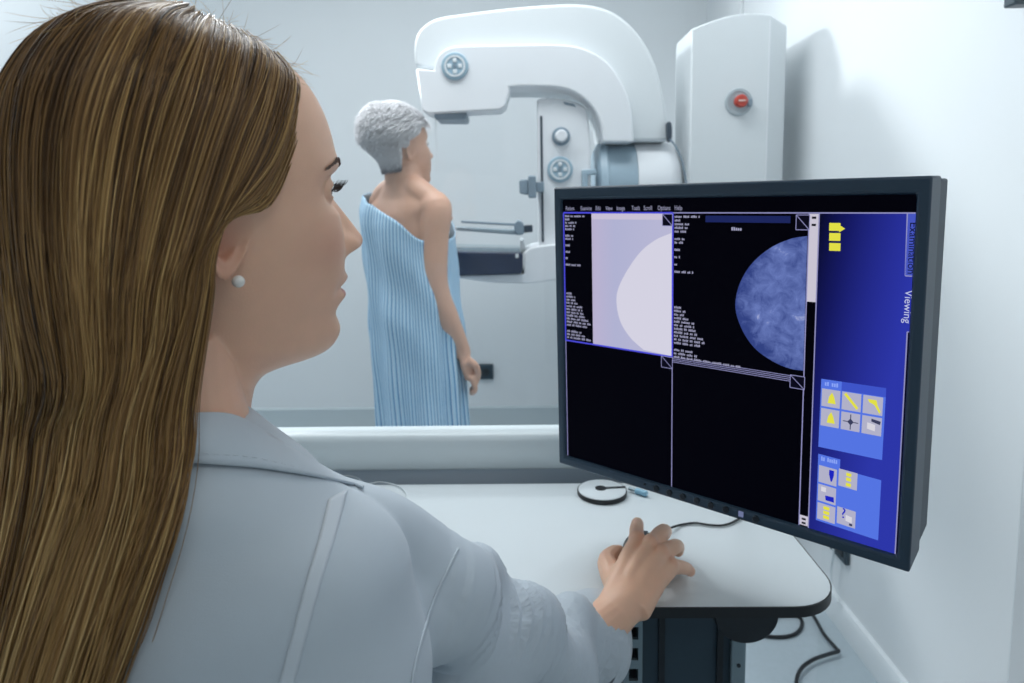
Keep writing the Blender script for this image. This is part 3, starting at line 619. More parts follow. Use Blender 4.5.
# ------------------------------------------------------------------ heads and bodies
def head_grid(nz=230, na=300, female=True, lips=1.0):
    """rows of a head from the crown down to the lower neck, head frame: x forward, y left, z up, origin between the ear canals"""
    # t, z at front, z at back, x front, x back, half width, x of the widest place, squareness of the front
    T = [ # zf     zb     xf     xb     w     xc    n
        ( .1385, .1385, .012, -.022, .012, -.005, 2.0),
        ( .136,  .136,  .030, -.046, .030, -.006, 2.0),
        ( .129,  .129,  .052, -.066, .048, -.008, 2.0),
        ( .116,  .114,  .070, -.084, .062, -.010, 2.1),
        ( .098,  .094,  .0825, -.094, .0705, -.011, 2.2),
        ( .080,  .072,  .0895, -.098, .0745, -.011, 2.3),
        ( .064,  .050,  .0930, -.098, .0750, -.010, 2.4),
        ( .050,  .030,  .0945, -.095, .0740, -.007, 2.45),
        ( .036,  .012,  .0925, -.091, .0725, -.003, 2.4),
        ( .024, -.004,  .0930, -.085, .0710, .002, 2.35),
        ( .010, -.012,  .0955, -.079, .0695, .005, 2.3),
        (-.006, -.021,  .0990, -.075, .0670, .006, 2.25),
        (-.022, -.030,  .1025, -.072, .0640, .006, 2.15),
        (-.036, -.038,  .1030, -.070, .0615, .005, 2.1),
        (-.050, -.045,  .1010, -.068, .0590, .004, 2.05),
        (-.062, -.051,  .1000, -.067, .0565, .002, 2.0),
        (-.076, -.057,  .0975, -.067, .0540, -.001, 1.9),
        (-.090, -.062,  .0995, -.067, .0515, -.005, 1.8),
        (-.101, -.067,  .0960, -.067, .0495, -.010, 1.75),
        (-.109, -.071,  .0860, -.067, .0480, -.016, 1.75),
        (-.1130, -.076, .0700, -.067, .0462, -.022, 1.8),
        (-.1150, -.083, .0520, -.068, .0452, -.026, 1.9),
        (-.1180, -.093, .0370, -.068, .0450, -.028, 2.0),
        (-.1280, -.110, .0270, -.069, .0455, -.027, 2.0),
        (-.150, -.142,  .0225, -.072, .0475, -.027, 2.0),
        (-.180, -.178,  .0210, -.076, .0510, -.028, 2.0),
        (-.205, -.203,  .0200, -.082, .0560, -.031, 2.0)]
    T = np.array(T); k = len(T); d = np.concatenate([[0], np.cumsum(np.hypot(np.diff(T[:,0]), np.diff(T[:,2]))+.004)])
    q = np.linspace(0, d[-1], nz); C = [sampl(d, T[:,i], q) for i in range(7)]
    zf, zb, xf, xb, w_, xc, nf = [c[:,None] for c in C]
    a = np.linspace(-math.pi, math.pi, na, endpoint=False)
    a = a - .35*np.sin(2*a)*.0 - .32*np.sin(a)          # denser towards the face
    a = a[None,:]; c, s = np.cos(a), np.sin(a)
    fr = c > 0
    X = np.where(fr, xc+(xf-xc)*np.abs(c)**(2/nf), xc-(xc-xb)*np.abs(c)**(1.0)); Y = w_*np.sign(s)*np.abs(s)**np.where(fr, 2/nf, 1.0)
    Z = zb+(zf-zb)*np.clip((X-xb)/(xf-xb), 0, 1)
    G = lambda v, m, sg: np.exp(-((v-m)/sg)**2)
    aY = np.abs(Y); front = np.clip((X-.03)/.04, 0, 1)
    # nose: ridge, tip, wings
    hz = sampl([.036,.028,.018,.006,-.004,-.012,-.018,-.0235,-.027,-.031], [0,.0015,.0065,.0135,.019,.0225,.0205,.0105,.0025,0], Z)*((Z<.036)&(Z>-.031))
    sz = sampl([.036,.02,.006,-.006,-.014,-.022,-.03], [.0075,.0075,.0085,.0105,.0125,.0135,.0135], Z)
    dx = hz*np.exp(-(aY/sz)**2.2)
    dx += .0065*G(aY,.0135,.0055)*G(Z,-.0165,.0075)
    dx -= .007*G(aY,.0075,.0032)*G(Z,-.0262,.0030)          # nostrils
    dx -= .003*G(aY,.0185,.004)*G(Z,-.017,.008)
    # eye sockets, brow, cheeks
    dx -= .0125*G(aY,.031,.0155)*G(Z,.030,.0125)
    dx -= .005*G(aY,.014,.008)*G(Z,.030,.010)
    dx += .003*G(aY,.030,.020)*G(Z,.049,.008)
    dx += .0045*G(aY,.042,.018)*G(Z,-.006,.020)
    dx += .002*G(aY,.034,.016)*G(Z,.013,.006)
    # lips and chin
    lw = np.exp(-(aY/.0215)**3.2)
    dx += lips*(.0058*G(Z,-.0450,.0050)*np.exp(-(aY/.019)**2.6)+.0062*G(Z,-.0600,.0052)*np.exp(-(aY/.017)**2.6)-.0040*G(Z,-.0525,.0019)*lw)
    dx -= .0016*G(aY,0,.004)*G(Z,-.0345,.006)
    dx -= .0020*G(aY,0,.02)*G(Z,-.0735,.006)
    dx += .0015*G(aY,0,.014)*G(Z,-.092,.010)
    dx -= .002*G(aY,.026,.006)*G(Z,-.052,.008)
    X = X+dx*front
    return np.stack([X, Y, Z], -1)
def ear_grid(sign, n=30, tilt=28):
    """an ear as a closed dish: rim, bowl, lobe; returned as rings in the head frame"""
    rings = []
    # outline in the ear plane: e (back), z (up)
    th = np.linspace(0, 2*math.pi, 56, endpoint=False)
    def outl(k):
        e = np.cos(th); z = np.sin(th)
        wz = np.where(z > 0, .034, .031); we = np.where(z > 0, .0185, .0165-.004*np.clip(-z,0,1))
        return e*we*k+.016+.003*np.clip(z,0,1)*k, z*wz*k-.002
    prof = [(1.0,-.004),(1.02,0.0),(1.0,.0045),(.93,.0055),(.85,.003),(.74,-.001),(.6,.0015),(.48,-.003),(.36,-.010),(.2,-.0135),(.03,-.014)]
    back = [(.03,-.019),(.5,-.017),(.85,-.009)]
    for k, hgt in back+prof:
        e, z = outl(k); h = np.full_like(e, hgt)
        lobe = np.clip((-z-.016)/.012, 0, 1); h = h*(1-lobe)+np.where(hgt > -.008, .002, -.004)*lobe
        t = math.radians(tilt); ct, st = math.cos(t), math.sin(t)
        x = -.002-(e*ct-h*st)+.10*z; y = .0665+e*st*.9+h*ct
        rings.append(np.stack([x+.012, sign*y, z+.003], -1))
    return rings
def skin_mat(name, base, lip=None, head=None, rough=.45, sss=.12):
    m = mat(name, base, rough, noise=.05, nscale=55, bump=.12, bscale=900, sss=sss)
    return m
def finger(b, pts, r, n=10):
    P = spline([np.array(p) for p in pts], 5); rr = np.interp(np.linspace(0,1,len(P)), np.linspace(0,1,len(r)), r)
    b.tube(P, rr, n); b.ball(P[-1], rr[-1]*1.0, n=8)

# hair strands as thin three-sided tubes with a tone per strand
def strands_mesh(name, paths, radii, tones):
    """paths: (N, K, 3)"""
    N, K, _ = paths.shape; T = np.gradient(paths, axis=1); T /= np.linalg.norm(T, axis=2, keepdims=True)+1e-9
    ref = rng.normal(size=(N,1,3)); u = np.cross(T, ref); u /= np.linalg.norm(u, axis=2, keepdims=True)+1e-9; v = np.cross(T, u)
    tp = np.ones(K); tp[-1] = .15; tp[-2] = .6
    V = np.empty((N, K, 3, 3))
    for i in range(3):
        a = i*2*math.pi/3; V[:,:,i] = paths+(u*math.cos(a)+v*math.sin(a))*(radii[:,None,None]*tp[None,:,None])
    base = (np.arange(N)*K*3)[:,None,None]+(np.arange(K-1)*3)[None,:,None]; i = np.arange(3)[None,None,:]; j = (i+1) % 3
    Fq = np.stack([base+i, base+j, base+3+j, base+3+i], -1).reshape(-1, 4)
    me = bpy.data.meshes.new(name); me.vertices.add(N*K*3); me.vertices.foreach_set('co', V.reshape(-1))
    me.loops.add(len(Fq)*4); me.loops.foreach_set('vertex_index', Fq.reshape(-1).astype(np.int32))
    me.polygons.add(len(Fq)); me.polygons.foreach_set('loop_start', np.arange(len(Fq), dtype=np.int32)*4); me.update(calc_edges=True)
    me.polygons.foreach_set('use_smooth', np.ones(len(Fq), bool))
    at = me.attributes.new('tone', 'FLOAT', 'POINT'); at.data.foreach_set('value', np.repeat(tones, K*3).astype(np.float32))
    return me
def add_shell(me, grid, closed_u=False):
    pass
def hair_mat(name, stops, rough=.38, spec=.5):
    m = bpy.data.materials.new(name); m.use_nodes = True; nt = m.node_tree; b = nt.nodes['Principled BSDF']
    at = nt.nodes.new('ShaderNodeAttribute'); at.attribute_name = 'tone'
    cr = nt.nodes.new('ShaderNodeValToRGB'); e = cr.color_ramp.elements
    while len(e) < len(stops): e.new(.5)
    for el, (p, c) in zip(e, stops): el.position = p; el.color = (*srgb(*c), 1)
    nt.links.new(at.outputs['Fac'], cr.inputs[0]); nt.links.new(cr.outputs[0], b.inputs['Base Color'])
    b.inputs['Roughness'].default_value = rough; b.inputs['Specular IOR Level'].default_value = spec
    return m

# ------------------------------------------------------------------ the patient behind the glass
pskin = skin_mat('patient_skin', srgb(214, 172, 150), rough=.5, sss=.08)
azb = math.radians(50); fb = np.array([math.cos(azb), math.sin(azb), 0]); rb = np.array([math.sin(azb), -math.cos(azb), 0]); UP = np.array([0,0,1.0])
PT = np.array([-.372, 2.09, 0])
patient = thing('person', 'woman with short white hair in a striped blue wrap, standing with her back turned', 'person', (float(PT[0]), float(PT[1]), 0))
def ell(c, hw, hd, n=40, r=rb, f=fb, p=2.2):
    return [np.array(c)+r*hw*math.copysign(abs(math.cos(a))**(2/p), math.cos(a))+f*hd*math.copysign(abs(math.sin(a))**(2/p), math.sin(a)) for a in np.linspace(0, 2*math.pi, n, endpoint=False)]
b = MB()
tor = [(.80,.150,.105,0),(.88,.158,.110,0),(.97,.152,.106,0),(1.08,.140,.098,.0),(1.17,.132,.100,.004),(1.25,.136,.106,.006),(1.31,.138,.102,.006),(1.345,.150,.085,.0),(1.378,.128,.066,-.006),(1.41,.086,.056,-.010),(1.44,.058,.053,-.010),(1.50,.052,.052,-.004)]
zz = np.linspace(.80, 1.50, 40); ta = np.array(tor)
b.rings([ell(PT+UP*z+fb*sampl(ta[:,0],ta[:,3],z), float(sampl(ta[:,0],ta[:,1],z)), float(sampl(ta[:,0],ta[:,2],z))) for z in zz])
# head and ears
azh = math.radians(37); HO = np.array([-.384, 2.085, 1.516]); HRp = rotz(azh) @ roty(math.radians(-5))
hs = .94
Hg = head_grid(150, 180)
b.rings([[HO+HRp@(p*hs) for p in row] for row in Hg[:int(len(Hg)*.80)]])
for sgn in (1, -1): b.rings([[HO+HRp@(p*hs) for p in row] for row in ear_grid(sgn)])
# shoulders, arms, hands
def arm(pts, rad): P = spline(pts, 6); rr = np.interp(np.linspace(0,1,len(P)), np.linspace(0,1,len(rad)), rad); b.tube(P, rr, 20); return P
sh = PT+rb*.132+UP*1.343; Rw = [sh-rb*.06, sh, atY(434,240,1.99), atY(435,285,1.98), atY(447,318,1.985), atY(460,345,2.0), atY(463.5,356,2.0)]
arm(Rw, [.05,.052,.0450,.0415,.038,.027,.026]); b.ball(sh-rb*.004, (.053,.053,.053)); b.tube(spline([PT+UP*1.43-fb*.004, PT+rb*.070+UP*1.398-fb*.016, sh+UP*.012-rb*.01],6), np.linspace(.040,.045,13), 16)
Wp = atY(463,352,2.0); Kp = atY(471,377,2.005)
P = spline([Wp, atY(466,362,2.0), Kp], 6); b.tube(P, np.interp(np.linspace(0,1,len(P)),[0,.5,1],[.024,.034,.033]), 16, flat=.55, side=(.25,.97,0))
for i, dd in enumerate((-.026,-.009,.009,.024)):
    o_ = np.array([-.1,1.0,0])*dd
    k0 = atY(471,374,2.0)+o_; k1 = atY(474.5,384,2.0)+o_; k2 = atY(474,391-(i in (0,3))*2,2.0)+o_*.9+fb*.004; k3 = atY(471,393.5-(i in (0,3))*3,2.0)+o_*.8
    finger(b, [k0,k1,k2,k3], [.0105,.0095,.0085,.0075])
finger(b, [atY(468,360,1.98), atY(474,367,1.97)+fb*.01, atY(475.5,377,1.975)+fb*.012, atY(474,383,1.98)+fb*.01], [.014,.012,.0105,.009])
shl = PT-rb*.132+UP*1.350
arm([shl+rb*.06, shl, shl+UP*-.19+fb*.03, shl+UP*-.27+fb*.05+rb*.02, shl+UP*-.19+fb*.13+rb*.10, shl+UP*-.13+fb*.15+rb*.13], [.045,.046,.042,.038,.032,.026]); b.ball(shl, .046)
b.tube(spline([PT+UP*1.43-fb*.004, PT-rb*.075+UP*1.390-fb*.020, shl+UP*.012+rb*.01],6), np.linspace(.040,.045,13), 16)
hl = shl+UP*-.10+fb*.155+rb*.14; b.ball(hl, (.03,.022,.04))
for i in range(4): finger(b, [hl+UP*(.025-.016*i)+rb*.01, hl+UP*(.025-.016*i)+rb*.035+fb*.004, hl+UP*(.022-.016*i)+rb*.045-fb*.02], [.0095,.009,.008])
finger(b, [hl+UP*.02, hl+UP*.05+rb*.015, hl+UP*.06+rb*.03], [.012,.010,.009])
# legs and feet
for sg in (1,-1):
    h_ = PT+rb*.085*sg
    P = spline([h_+UP*.88, h_+UP*.7, h_+UP*.48+fb*.01, h_+UP*.30-fb*.01, h_+UP*.10-fb*.015, h_+UP*.05-fb*.01], 8); b.tube(P, np.interp(np.linspace(0,1,len(P)),[0,.2,.4,.6,.85,1],[.088,.08,.055,.055,.036,.04]), 24)
    ft = spline([h_+UP*.055-fb*.045, h_+UP*.06, h_+UP*.045+fb*.07, h_+UP*.025+fb*.14, h_+UP*.018+fb*.17], 5); b.tube(ft, np.interp(np.linspace(0,1,len(ft)),[0,.3,.7,1],[.028,.042,.036,.016]), 16, flat=.9)
body = b.obj('body', pskin, patient); remesh(body, .0042, 14)
c = vget(body.data); rel_ = (c-PT)@rb; c += rb*(.064*np.clip((1.30-c[:,2])/.99,0,1)*np.clip((.155-rel_)/.03,0,1)*np.clip((c[:,2]-.0)/.4,.55,1))[:,None]; c[:,2] = np.maximum(c[:,2], .001); vset(body.data, c)
# eyes
for sg in (1,-1):
    b = MB(); b.ball(HO+HRp@(np.array([.0775,.031*sg,.030])*hs), .0118); b.obj('eye', mat('patient_eye', srgb(225,222,220), .2), patient)
# the wrap: rings whose top edge slants from the left shoulder to the right armpit
strip = bpy.data.materials.new('striped_cotton'); strip.use_nodes = True; nt = strip.node_tree; bs = nt.nodes['Principled BSDF']; bs.inputs['Roughness'].default_value = .8
uvn = nt.nodes.new('ShaderNodeUVMap'); sx = nt.nodes.new('ShaderNodeSeparateXYZ'); nt.links.new(uvn.outputs[0], sx.inputs[0])
mm = nt.nodes.new('ShaderNodeMath'); mm.operation = 'MULTIPLY'; mm.inputs[1].default_value = 84; nt.links.new(sx.outputs[0], mm.inputs[0])
fr_ = nt.nodes.new('ShaderNodeMath'); fr_.operation = 'FRACT'; nt.links.new(mm.outputs[0], fr_.inputs[0])
cr = nt.nodes.new('ShaderNodeValToRGB'); e = cr.color_ramp.elements; cr.color_ramp.interpolation = 'LINEAR'
for el, (p, c_) in zip([e[0], e[1]]+[e.new(.5) for _ in range(4)], [(0,(184,218,238)),(1,(184,218,238)),(.50,(184,218,238)),(.58,(90,146,194)),(.80,(90,146,194)),(.88,(184,218,238))]): el.position = p; el.color = (*srgb(*c_), 1)
nt.links.new(fr_.outputs[0], cr.inputs[0]); nt.links.new(cr.outputs[0], bs.inputs['Base Color'])
n_, K = 260, 90; th = np.linspace(0, 2*math.pi, n_, endpoint=False)
ca, sa = np.cos(th), np.sin(th)                           # ca: right, sa: forward
ztop = 1.340-.075*ca-.0*sa
ztop = ztop-.022*np.clip(-ca-.25,0,1)-.025*np.exp(-((ca-.85)/.3)**2)
gw = np.array([(1.46,.10,.075),(1.425,.140,.078),(1.385,.178,.092),(1.33,.186,.114),(1.28,.180,.120),(1.20,.172,.120),(1.10,.166,.116),(.98,.166,.122),(.86,.160,.122),(.70,.156,.122),(.50,.154,.124),(.36,.166,.13)])
V = []; UV = []
for k in range(K):
    t = k/(K-1); z = ztop+(.36-ztop)*t
    hw = sampl(gw[:,0], gw[:,1], z); hd = sampl(gw[:,0], gw[:,2], z)
    fold = (.0035+.010*t)*np.sin(th*9+3*t+np.sin(th*3)*1.2)+.006*t*np.sin(th*17+1.3)+.004*np.sin(z*26+th*4)*np.exp(-((t-.25)/.25)**2)
    rgt_ = np.clip(ca,0,1)**2*np.exp(-((z-1.25)/.14)**2)*.030
    x = (hw+fold-rgt_)*np.sign(ca)*np.abs(ca)**.9; y = (hd+fold)*np.sign(sa)*np.abs(sa)**.9
    lean = .064*t
    V.append(PT[None,:]+rb[None,:]*(x+lean)[:,None]+fb[None,:]*y[:,None]+UP[None,:]*z[:,None])
V = np.array(V); b = MB(); b.rings([list(r) for r in V], cap=False)
wrap = b.obj('wrap', strip, patient, smooth=0); me = wrap.data
me.polygons.foreach_set('use_smooth', [True]*len(me.polygons))
uv = me.uv_layers.new(name='UVMap'); li = np.empty(len(me.loops), np.int32); me.loops.foreach_get('vertex_index', li)
u_ = (li % n_)/n_; ld = np.empty((len(me.loops),2), np.float32)
ls = np.empty(len(me.polygons), np.int32); me.polygons.foreach_get('loop_start', ls)
for p_ in range(4):
    pass
uu = u_.reshape(-1,4); mxu = uu.max(1, keepdims=True); uu = np.where((mxu-uu) > .5, uu+1, uu)
ld[:,0] = uu.reshape(-1)+.0; ld[:,1] = (li//n_)/(K-1); uv.data.foreach_set('uv', ld.reshape(-1))
so2 = wrap.modifiers.new('thick', 'SOLIDIFY'); so2.thickness = .003; so2.offset = 1
# short white hair
def scalp(az, el):                                        # head frame point on the skull and its normal; az 0 = front
    pass
pts = []; nrm = []
G = Hg; nzr, nar = G.shape[:2]
du = np.roll(G,-1,1)-np.roll(G,1,1); dv = np.gradient(G, axis=0); NN = np.cross(du, dv); NN /= np.linalg.norm(NN,axis=2,keepdims=True)+1e-9
cen_ = np.array([-.0,0,.03]); sgn = np.sign(((G-cen_)*NN).sum(2).mean()); NN *= sgn
X_, Y_, Z_ = G[...,0], G[...,1], G[...,2]
hairline = np.where(X_ > -.005, .045+.55*np.clip(X_-.0,0,.1), np.where(X_ > -.03, .030, -.052+.0*X_))
mask = (Z_ > hairline) & (np.hypot(X_, Y_) < .2) & ~((X_ > .045) & (Z_ < .085))
idx = np.argwhere(mask)
NH0 = 16000
pick = idx[rng.integers(0, len(idx), NH0)]
R0 = G[pick[:,0], pick[:,1]]+rng.normal(size=(NH0,3))*.0015; N0 = NN[pick[:,0], pick[:,1]]
NH = len(R0)
front_w = np.clip((R0[:,2]-.0)/.08, 0, 1)
L = (.014+.040*front_w)*rng.uniform(.75,1.15,NH)
flow = np.stack([-.75*np.ones(NH), rng.normal(size=NH)*.07, -.75+.35*front_w], 1); flow -= N0*(flow*N0).sum(1,keepdims=True); flow /= np.linalg.norm(flow,axis=1,keepdims=True)
back_puff = np.clip((-R0[:,0]+.0)/.08,0,1)*np.clip((R0[:,2]-.0)/.05,0,1)
lift = (.22+.18*front_w+rng.normal(size=NH)*.05+.24*back_puff)[:,None]*(1-.75*np.clip((R0[:,0]-.02)/.05,0,1))[:,None]
ts = np.linspace(0,1,8); pa = np.array([R0+N0*(.004+L[:,None]*lift*math.sin(t*2.0))+flow*(L[:,None]*t*(1-.15*t)) for t in ts]).transpose(1,0,2)
pa = HO+(pa*hs) @ HRp.T
tone = np.clip(rng.uniform(.6,1,NH)-.66*np.clip((-.006-R0[:,2])/.045,0,1), 0, 1)
phm = hair_mat('white_hair', [(0,(80,82,92)),(.3,(214,215,220)),(.5,(246,247,250)),(1,(252,252,254))], .45)
me = strands_mesh('hair', pa, np.full(NH,.00075)*rng.uniform(.7,1.2,NH), tone)
ph = link('hair', me, phm, patient, smooth=0)
# a scalp cap under the strands so no skin shows through
b = MB(); cap = G+NN*np.clip(.004+.012*np.clip((Z_-.0)/.08,0,1)[...,None]*np.clip((-X_+.03)/.06,.4,1)[...,None],0,.02)
fs = [(i*nar+j, i*nar+(j+1)%nar, (i+1)*nar+(j+1)%nar, (i+1)*nar+j) for i in range(nzr-1) for j in range(nar) if mask[i,j] and mask[i+1,j] and mask[i,(j+1)%nar] and mask[i+1,(j+1)%nar]]
b.add((HO+(cap.reshape(-1,3)*hs) @ HRp.T), fs); me = b.mesh('hair_cap')
bm = bmesh.new(); bm.from_mesh(me); bmesh.ops.delete(bm, geom=[v for v in bm.verts if not v.link_faces], context='VERTS'); bm.to_mesh(me); bm.free()
at = me.attributes.new('tone','FLOAT','POINT'); cz = (vget(me)-HO) @ HRp; at.data.foreach_set('value', np.clip(.9+(cz[:,2]/hs+.012)*15, .26, 1).astype(np.float32))
link('hair_cap', me, phm, ph, smooth=80)
# ------------------------------------------------------------------ the operator in the white coat
AW = math.radians(37); WO = np.array([-.2395, .493, 1.336]); WR = rotz(AW) @ rotx(math.radians(4))
def HW(p): return WO + np.asarray(p) @ WR.T
oper = thing('person', 'woman with long blonde hair in a white coat, hand on the mouse at the desk', 'person', (-.27, .47, 0))
# skin with its own lip and cheek colour
wskin = skin_mat('operator_skin', srgb(243, 194, 164), rough=.42, sss=.10)
nt = wskin.node_tree; bs = nt.nodes['Principled BSDF']; prev = bs.inputs['Base Color'].links[0].from_socket
tc = nt.nodes.new('ShaderNodeTexCoord')
def head_mask(center, radii, soft=.35):
    mp = nt.nodes.new('ShaderNodeVectorMath'); mp.operation = 'SUBTRACT'; mp.inputs[1].default_value = tuple(HW(center)); nt.links.new(tc.outputs['Object'], mp.inputs[0])
    cmb = nt.nodes.new('ShaderNodeCombineXYZ')
    for i in range(3):
        d = nt.nodes.new('ShaderNodeVectorMath'); d.operation = 'DOT_PRODUCT'; d.inputs[1].default_value = tuple(WR[:,i]/radii[i]); nt.links.new(mp.outputs[0], d.inputs[0]); nt.links.new(d.outputs['Value'], cmb.inputs[i])
    ln = nt.nodes.new('ShaderNodeVectorMath'); ln.operation = 'LENGTH'; nt.links.new(cmb.outputs[0], ln.inputs[0])
    mr2 = nt.nodes.new('ShaderNodeMapRange'); mr2.inputs[1].default_value = 1; mr2.inputs[2].default_value = 1-soft; nt.links.new(ln.outputs['Value'], mr2.inputs[0]); return mr2.outputs[0]
for cen, rad, soft, col, amt in (((.108,0,-.0530),(.016,.0235,.0125),.25,(196,112,112),.85), ((.075,-.048,-.012),(.05,.028,.026),1.0,(214,140,116),.28), ((.125,0,-.012),(.02,.016,.012),1.0,(214,140,118),.25), ((-.012,-.075,-.004),(.03,.03,.035),1.0,(206,120,96),.5)):
    mx = nt.nodes.new('ShaderNodeMix'); mx.data_type = 'RGBA'; mk = head_mask(cen, rad, soft)
    ml = nt.nodes.new('ShaderNodeMath'); ml.operation = 'MULTIPLY'; ml.inputs[1].default_value = amt; nt.links.new(mk, ml.inputs[0]); nt.links.new(ml.outputs[0], mx.inputs[0])
    nt.links.new(prev, mx.inputs[6]); mx.inputs[7].default_value = (*srgb(*col), 1); prev = mx.outputs[2]
skin_prev = prev; skin_bs = bs; skin_nt = nt; skin_tc = tc

ATo = math.radians(72); fT = np.array([math.cos(ATo), math.sin(ATo), 0]); rT = np.array([math.sin(ATo), -math.cos(ATo), 0])
NB = np.array([-.262, .462, 1.185])
b = MB()
Gw = head_grid(300, 380)
b.rings([[HW(p) for p in row] for row in Gw])
for sg in (1,-1): b.rings([[HW(p) for p in row] for row in ear_grid(sg)])
for sg in (1,-1):                                         # eyelids: thin caps over the eyeball
    ec = np.array([.0725, .0315*sg, .030])
    aa = np.linspace(-2.3, 2.3, 45)
    op_up = lambda a: np.radians(-3+20*np.clip(1-(np.abs(a)/1.02)**2.2, 0, 1)); op_lo = lambda a: np.radians(-5-17*np.clip(1-(np.abs(a)/1.0)**2.2, 0, 1))
    for f_, end in ((op_up, math.radians(82)), (op_lo, math.radians(-82))):
        loops = []
        for t in np.linspace(0, 1, 11):
            e_ = f_(aa)+(end-f_(aa))*t; row = []
            for R_ in (.0116, .0142):
                row.append([HW(ec+R_*np.array([math.cos(e)*math.cos(a), math.cos(e)*math.sin(a), math.sin(e)])) for a, e in zip(aa, e_)])
            loops.append(row[0]+row[1][::-1])
        b.rings(loops)
# body under the coat: chest, shoulder, arm, all one skin
rg = [(1.26,.045,.045,.0),(1.20,.055,.055,-.005),(1.16,.09,.065,.0),(1.12,.13,.075,.01),(1.02,.14,.085,.02),(.88,.13,.085,.02),(.72,.14,.09,.02),(.64,.14,.09,.02)]
rg = np.array(rg); zz = np.linspace(.64, 1.26, 30)
ellw = lambda z: [NB*np.array([1,1,0])+UP*z+fT*float(sampl(rg[:,0],rg[:,3],z))+q for q in [rT*float(sampl(rg[:,0],rg[:,1],z))*math.cos(a)+fT*float(sampl(rg[:,0],rg[:,2],z))*math.sin(a) for a in np.linspace(0, 2*math.pi, 32, endpoint=False)]]
b.rings([ellw(z) for z in zz])
sleeve = [atD(330,535,.56), atD(425,585,.61), atD(482,632,.67), atD(535,652,.74), atD(570,650,.80), atD(583,643,.84)]
sleeve_r = [.05, .058, .060, .059, .054, .053]
wrist = atZ(627, 602, .838); cuff_c = sleeve[-1]
armp = spline([sleeve[0], sleeve[1], sleeve[2]+UP*.0, sleeve[3]+UP*.0, sleeve[4]+UP*.010, atZ(602, 624, .822), wrist, wrist+(atZ(640,575,.84)-wrist)*.55], 6)
b.tube(armp, np.interp(np.linspace(0,1,len(armp)), [0,.2,.5,.72,.87,1], [.035,.036,.033,.028,.0245,.016]), 20)
hz = lambda x, y, z: atZ(x, y, z)
mcp = [hz(637,541,.866), hz(650,546,.868), hz(662,555,.861), hz(671,567,.849)]
wr_dir = (mcp[1]-wrist); wr_dir /= np.linalg.norm(wr_dir)
wb = [wrist+q for q in (np.array([-.018,.004,.004]), np.array([-.005,.004,.007]), np.array([.008,.002,.005]), np.array([.018,-.002,.0]))]
for i in range(4):
    P = spline([wb[i]-wr_dir*.015, wb[i]+(mcp[i]-wb[i])*.5+UP*.003, mcp[i]], 6)
    b.tube(P, np.interp(np.linspace(0,1,len(P)), [0,.5,1], [.0165,.0138,.0118]), 14)
pc_ = (mcp[0]+mcp[1]+mcp[2]+mcp[3])/4*.5+wrist*.5-UP*.008
b.ball(pc_, (.031,.040,.0135), n=12)
for q_, r_ in zip(mcp, (.0128,.0130,.0124,.0112)): b.ball(q_+UP*.0018, r_, n=10)
for i in range(3): b.tube(spline([wb[i]+UP*.008, wb[i]+(mcp[i]-wb[i])*.6+UP*.011, mcp[i]+UP*.008], 5), .0042, 8)
finger(b, [mcp[0], hz(636.5,530,.871), hz(637.5,523.5,.853), hz(638.5,526,.837)], [.0116,.0106,.0096,.0084])
finger(b, [mcp[1], hz(661,533,.870), hz(665.5,531,.852), hz(665,535,.837)], [.0122,.0112,.0100,.0086])
finger(b, [mcp[2], hz(673.5,547,.860), hz(678,546.5,.843), hz(678,551,.832)], [.0118,.0108,.0096,.0084])
finger(b, [mcp[3], hz(680,567,.840), hz(686.5,568.5,.829), hz(690,571,.822)], [.0112,.0098,.0088,.0078])
finger(b, [hz(620,592,.836), hz(611,573,.838), hz(607,561,.838), hz(613,553.5,.833), hz(619,551.5,.829)], [.019,.0165,.0135,.0115,.0095])
b.ball(hz(620,574,.840), (.017,.022,.012), n=10)
nt = skin_nt; prev = skin_prev
for q_, r_ in [(m_+UP*.008, .013) for m_ in mcp]+[(hz(637,525,.868), .013), (hz(662,531,.866), .013), (hz(675,546,.856), .012), (hz(688,569,.828), .013), (hz(608,561,.840), .014)]:
    d_ = nt.nodes.new('ShaderNodeVectorMath'); d_.operation = 'DISTANCE'; d_.inputs[1].default_value = tuple(q_); nt.links.new(skin_tc.outputs['Object'], d_.inputs[0])
    m2_ = nt.nodes.new('ShaderNodeMapRange'); m2_.inputs[1].default_value = r_; m2_.inputs[2].default_value = 0; m2_.inputs[4].default_value = .5; nt.links.new(d_.outputs['Value'], m2_.inputs[0])
    mx = nt.nodes.new('ShaderNodeMix'); mx.data_type = 'RGBA'; nt.links.new(m2_.outputs[0], mx.inputs[0]); nt.links.new(prev, mx.inputs[6]); mx.inputs[7].default_value = (*srgb(214,132,112), 1); prev = mx.outputs[2]
nt.links.new(prev, skin_bs.inputs['Base Color'])
wbody = b.obj('body', wskin, oper); remesh(wbody, .0016, 4, .5)
bm = bmesh.new(); bm.from_mesh(wbody.data); hc_ = Vector((wrist*.8+mcp[1]*.2)); hb_ = Vector((mcp[1]+mcp[2])/2*.62+wrist*.38)
z1_ = [v for v in bm.verts if (v.co-hc_).length < .052]; z2_ = [v for v in bm.verts if (v.co-hb_).length < .036]
for _ in range(40): bmesh.ops.smooth_vert(bm, verts=z1_, factor=.5, use_axis_x=True, use_axis_y=True, use_axis_z=True)
for _ in range(4): bmesh.ops.smooth_vert(bm, verts=z2_, factor=.5, use_axis_x=True, use_axis_y=True, use_axis_z=True)
bm.to_mesh(wbody.data); bm.free()
c = vget(wbody.data); n_ = nget(wbody.data); up_w = np.clip(n_[:,2]*1.4, 0, 1); dsp = np.zeros(len(c))
for q_, am in zip(mcp, (.0034,.0036,.0030,.0022)): dsp += am*np.exp(-(np.linalg.norm(c-(q_+UP*.010), axis=1)/.0085)**2)
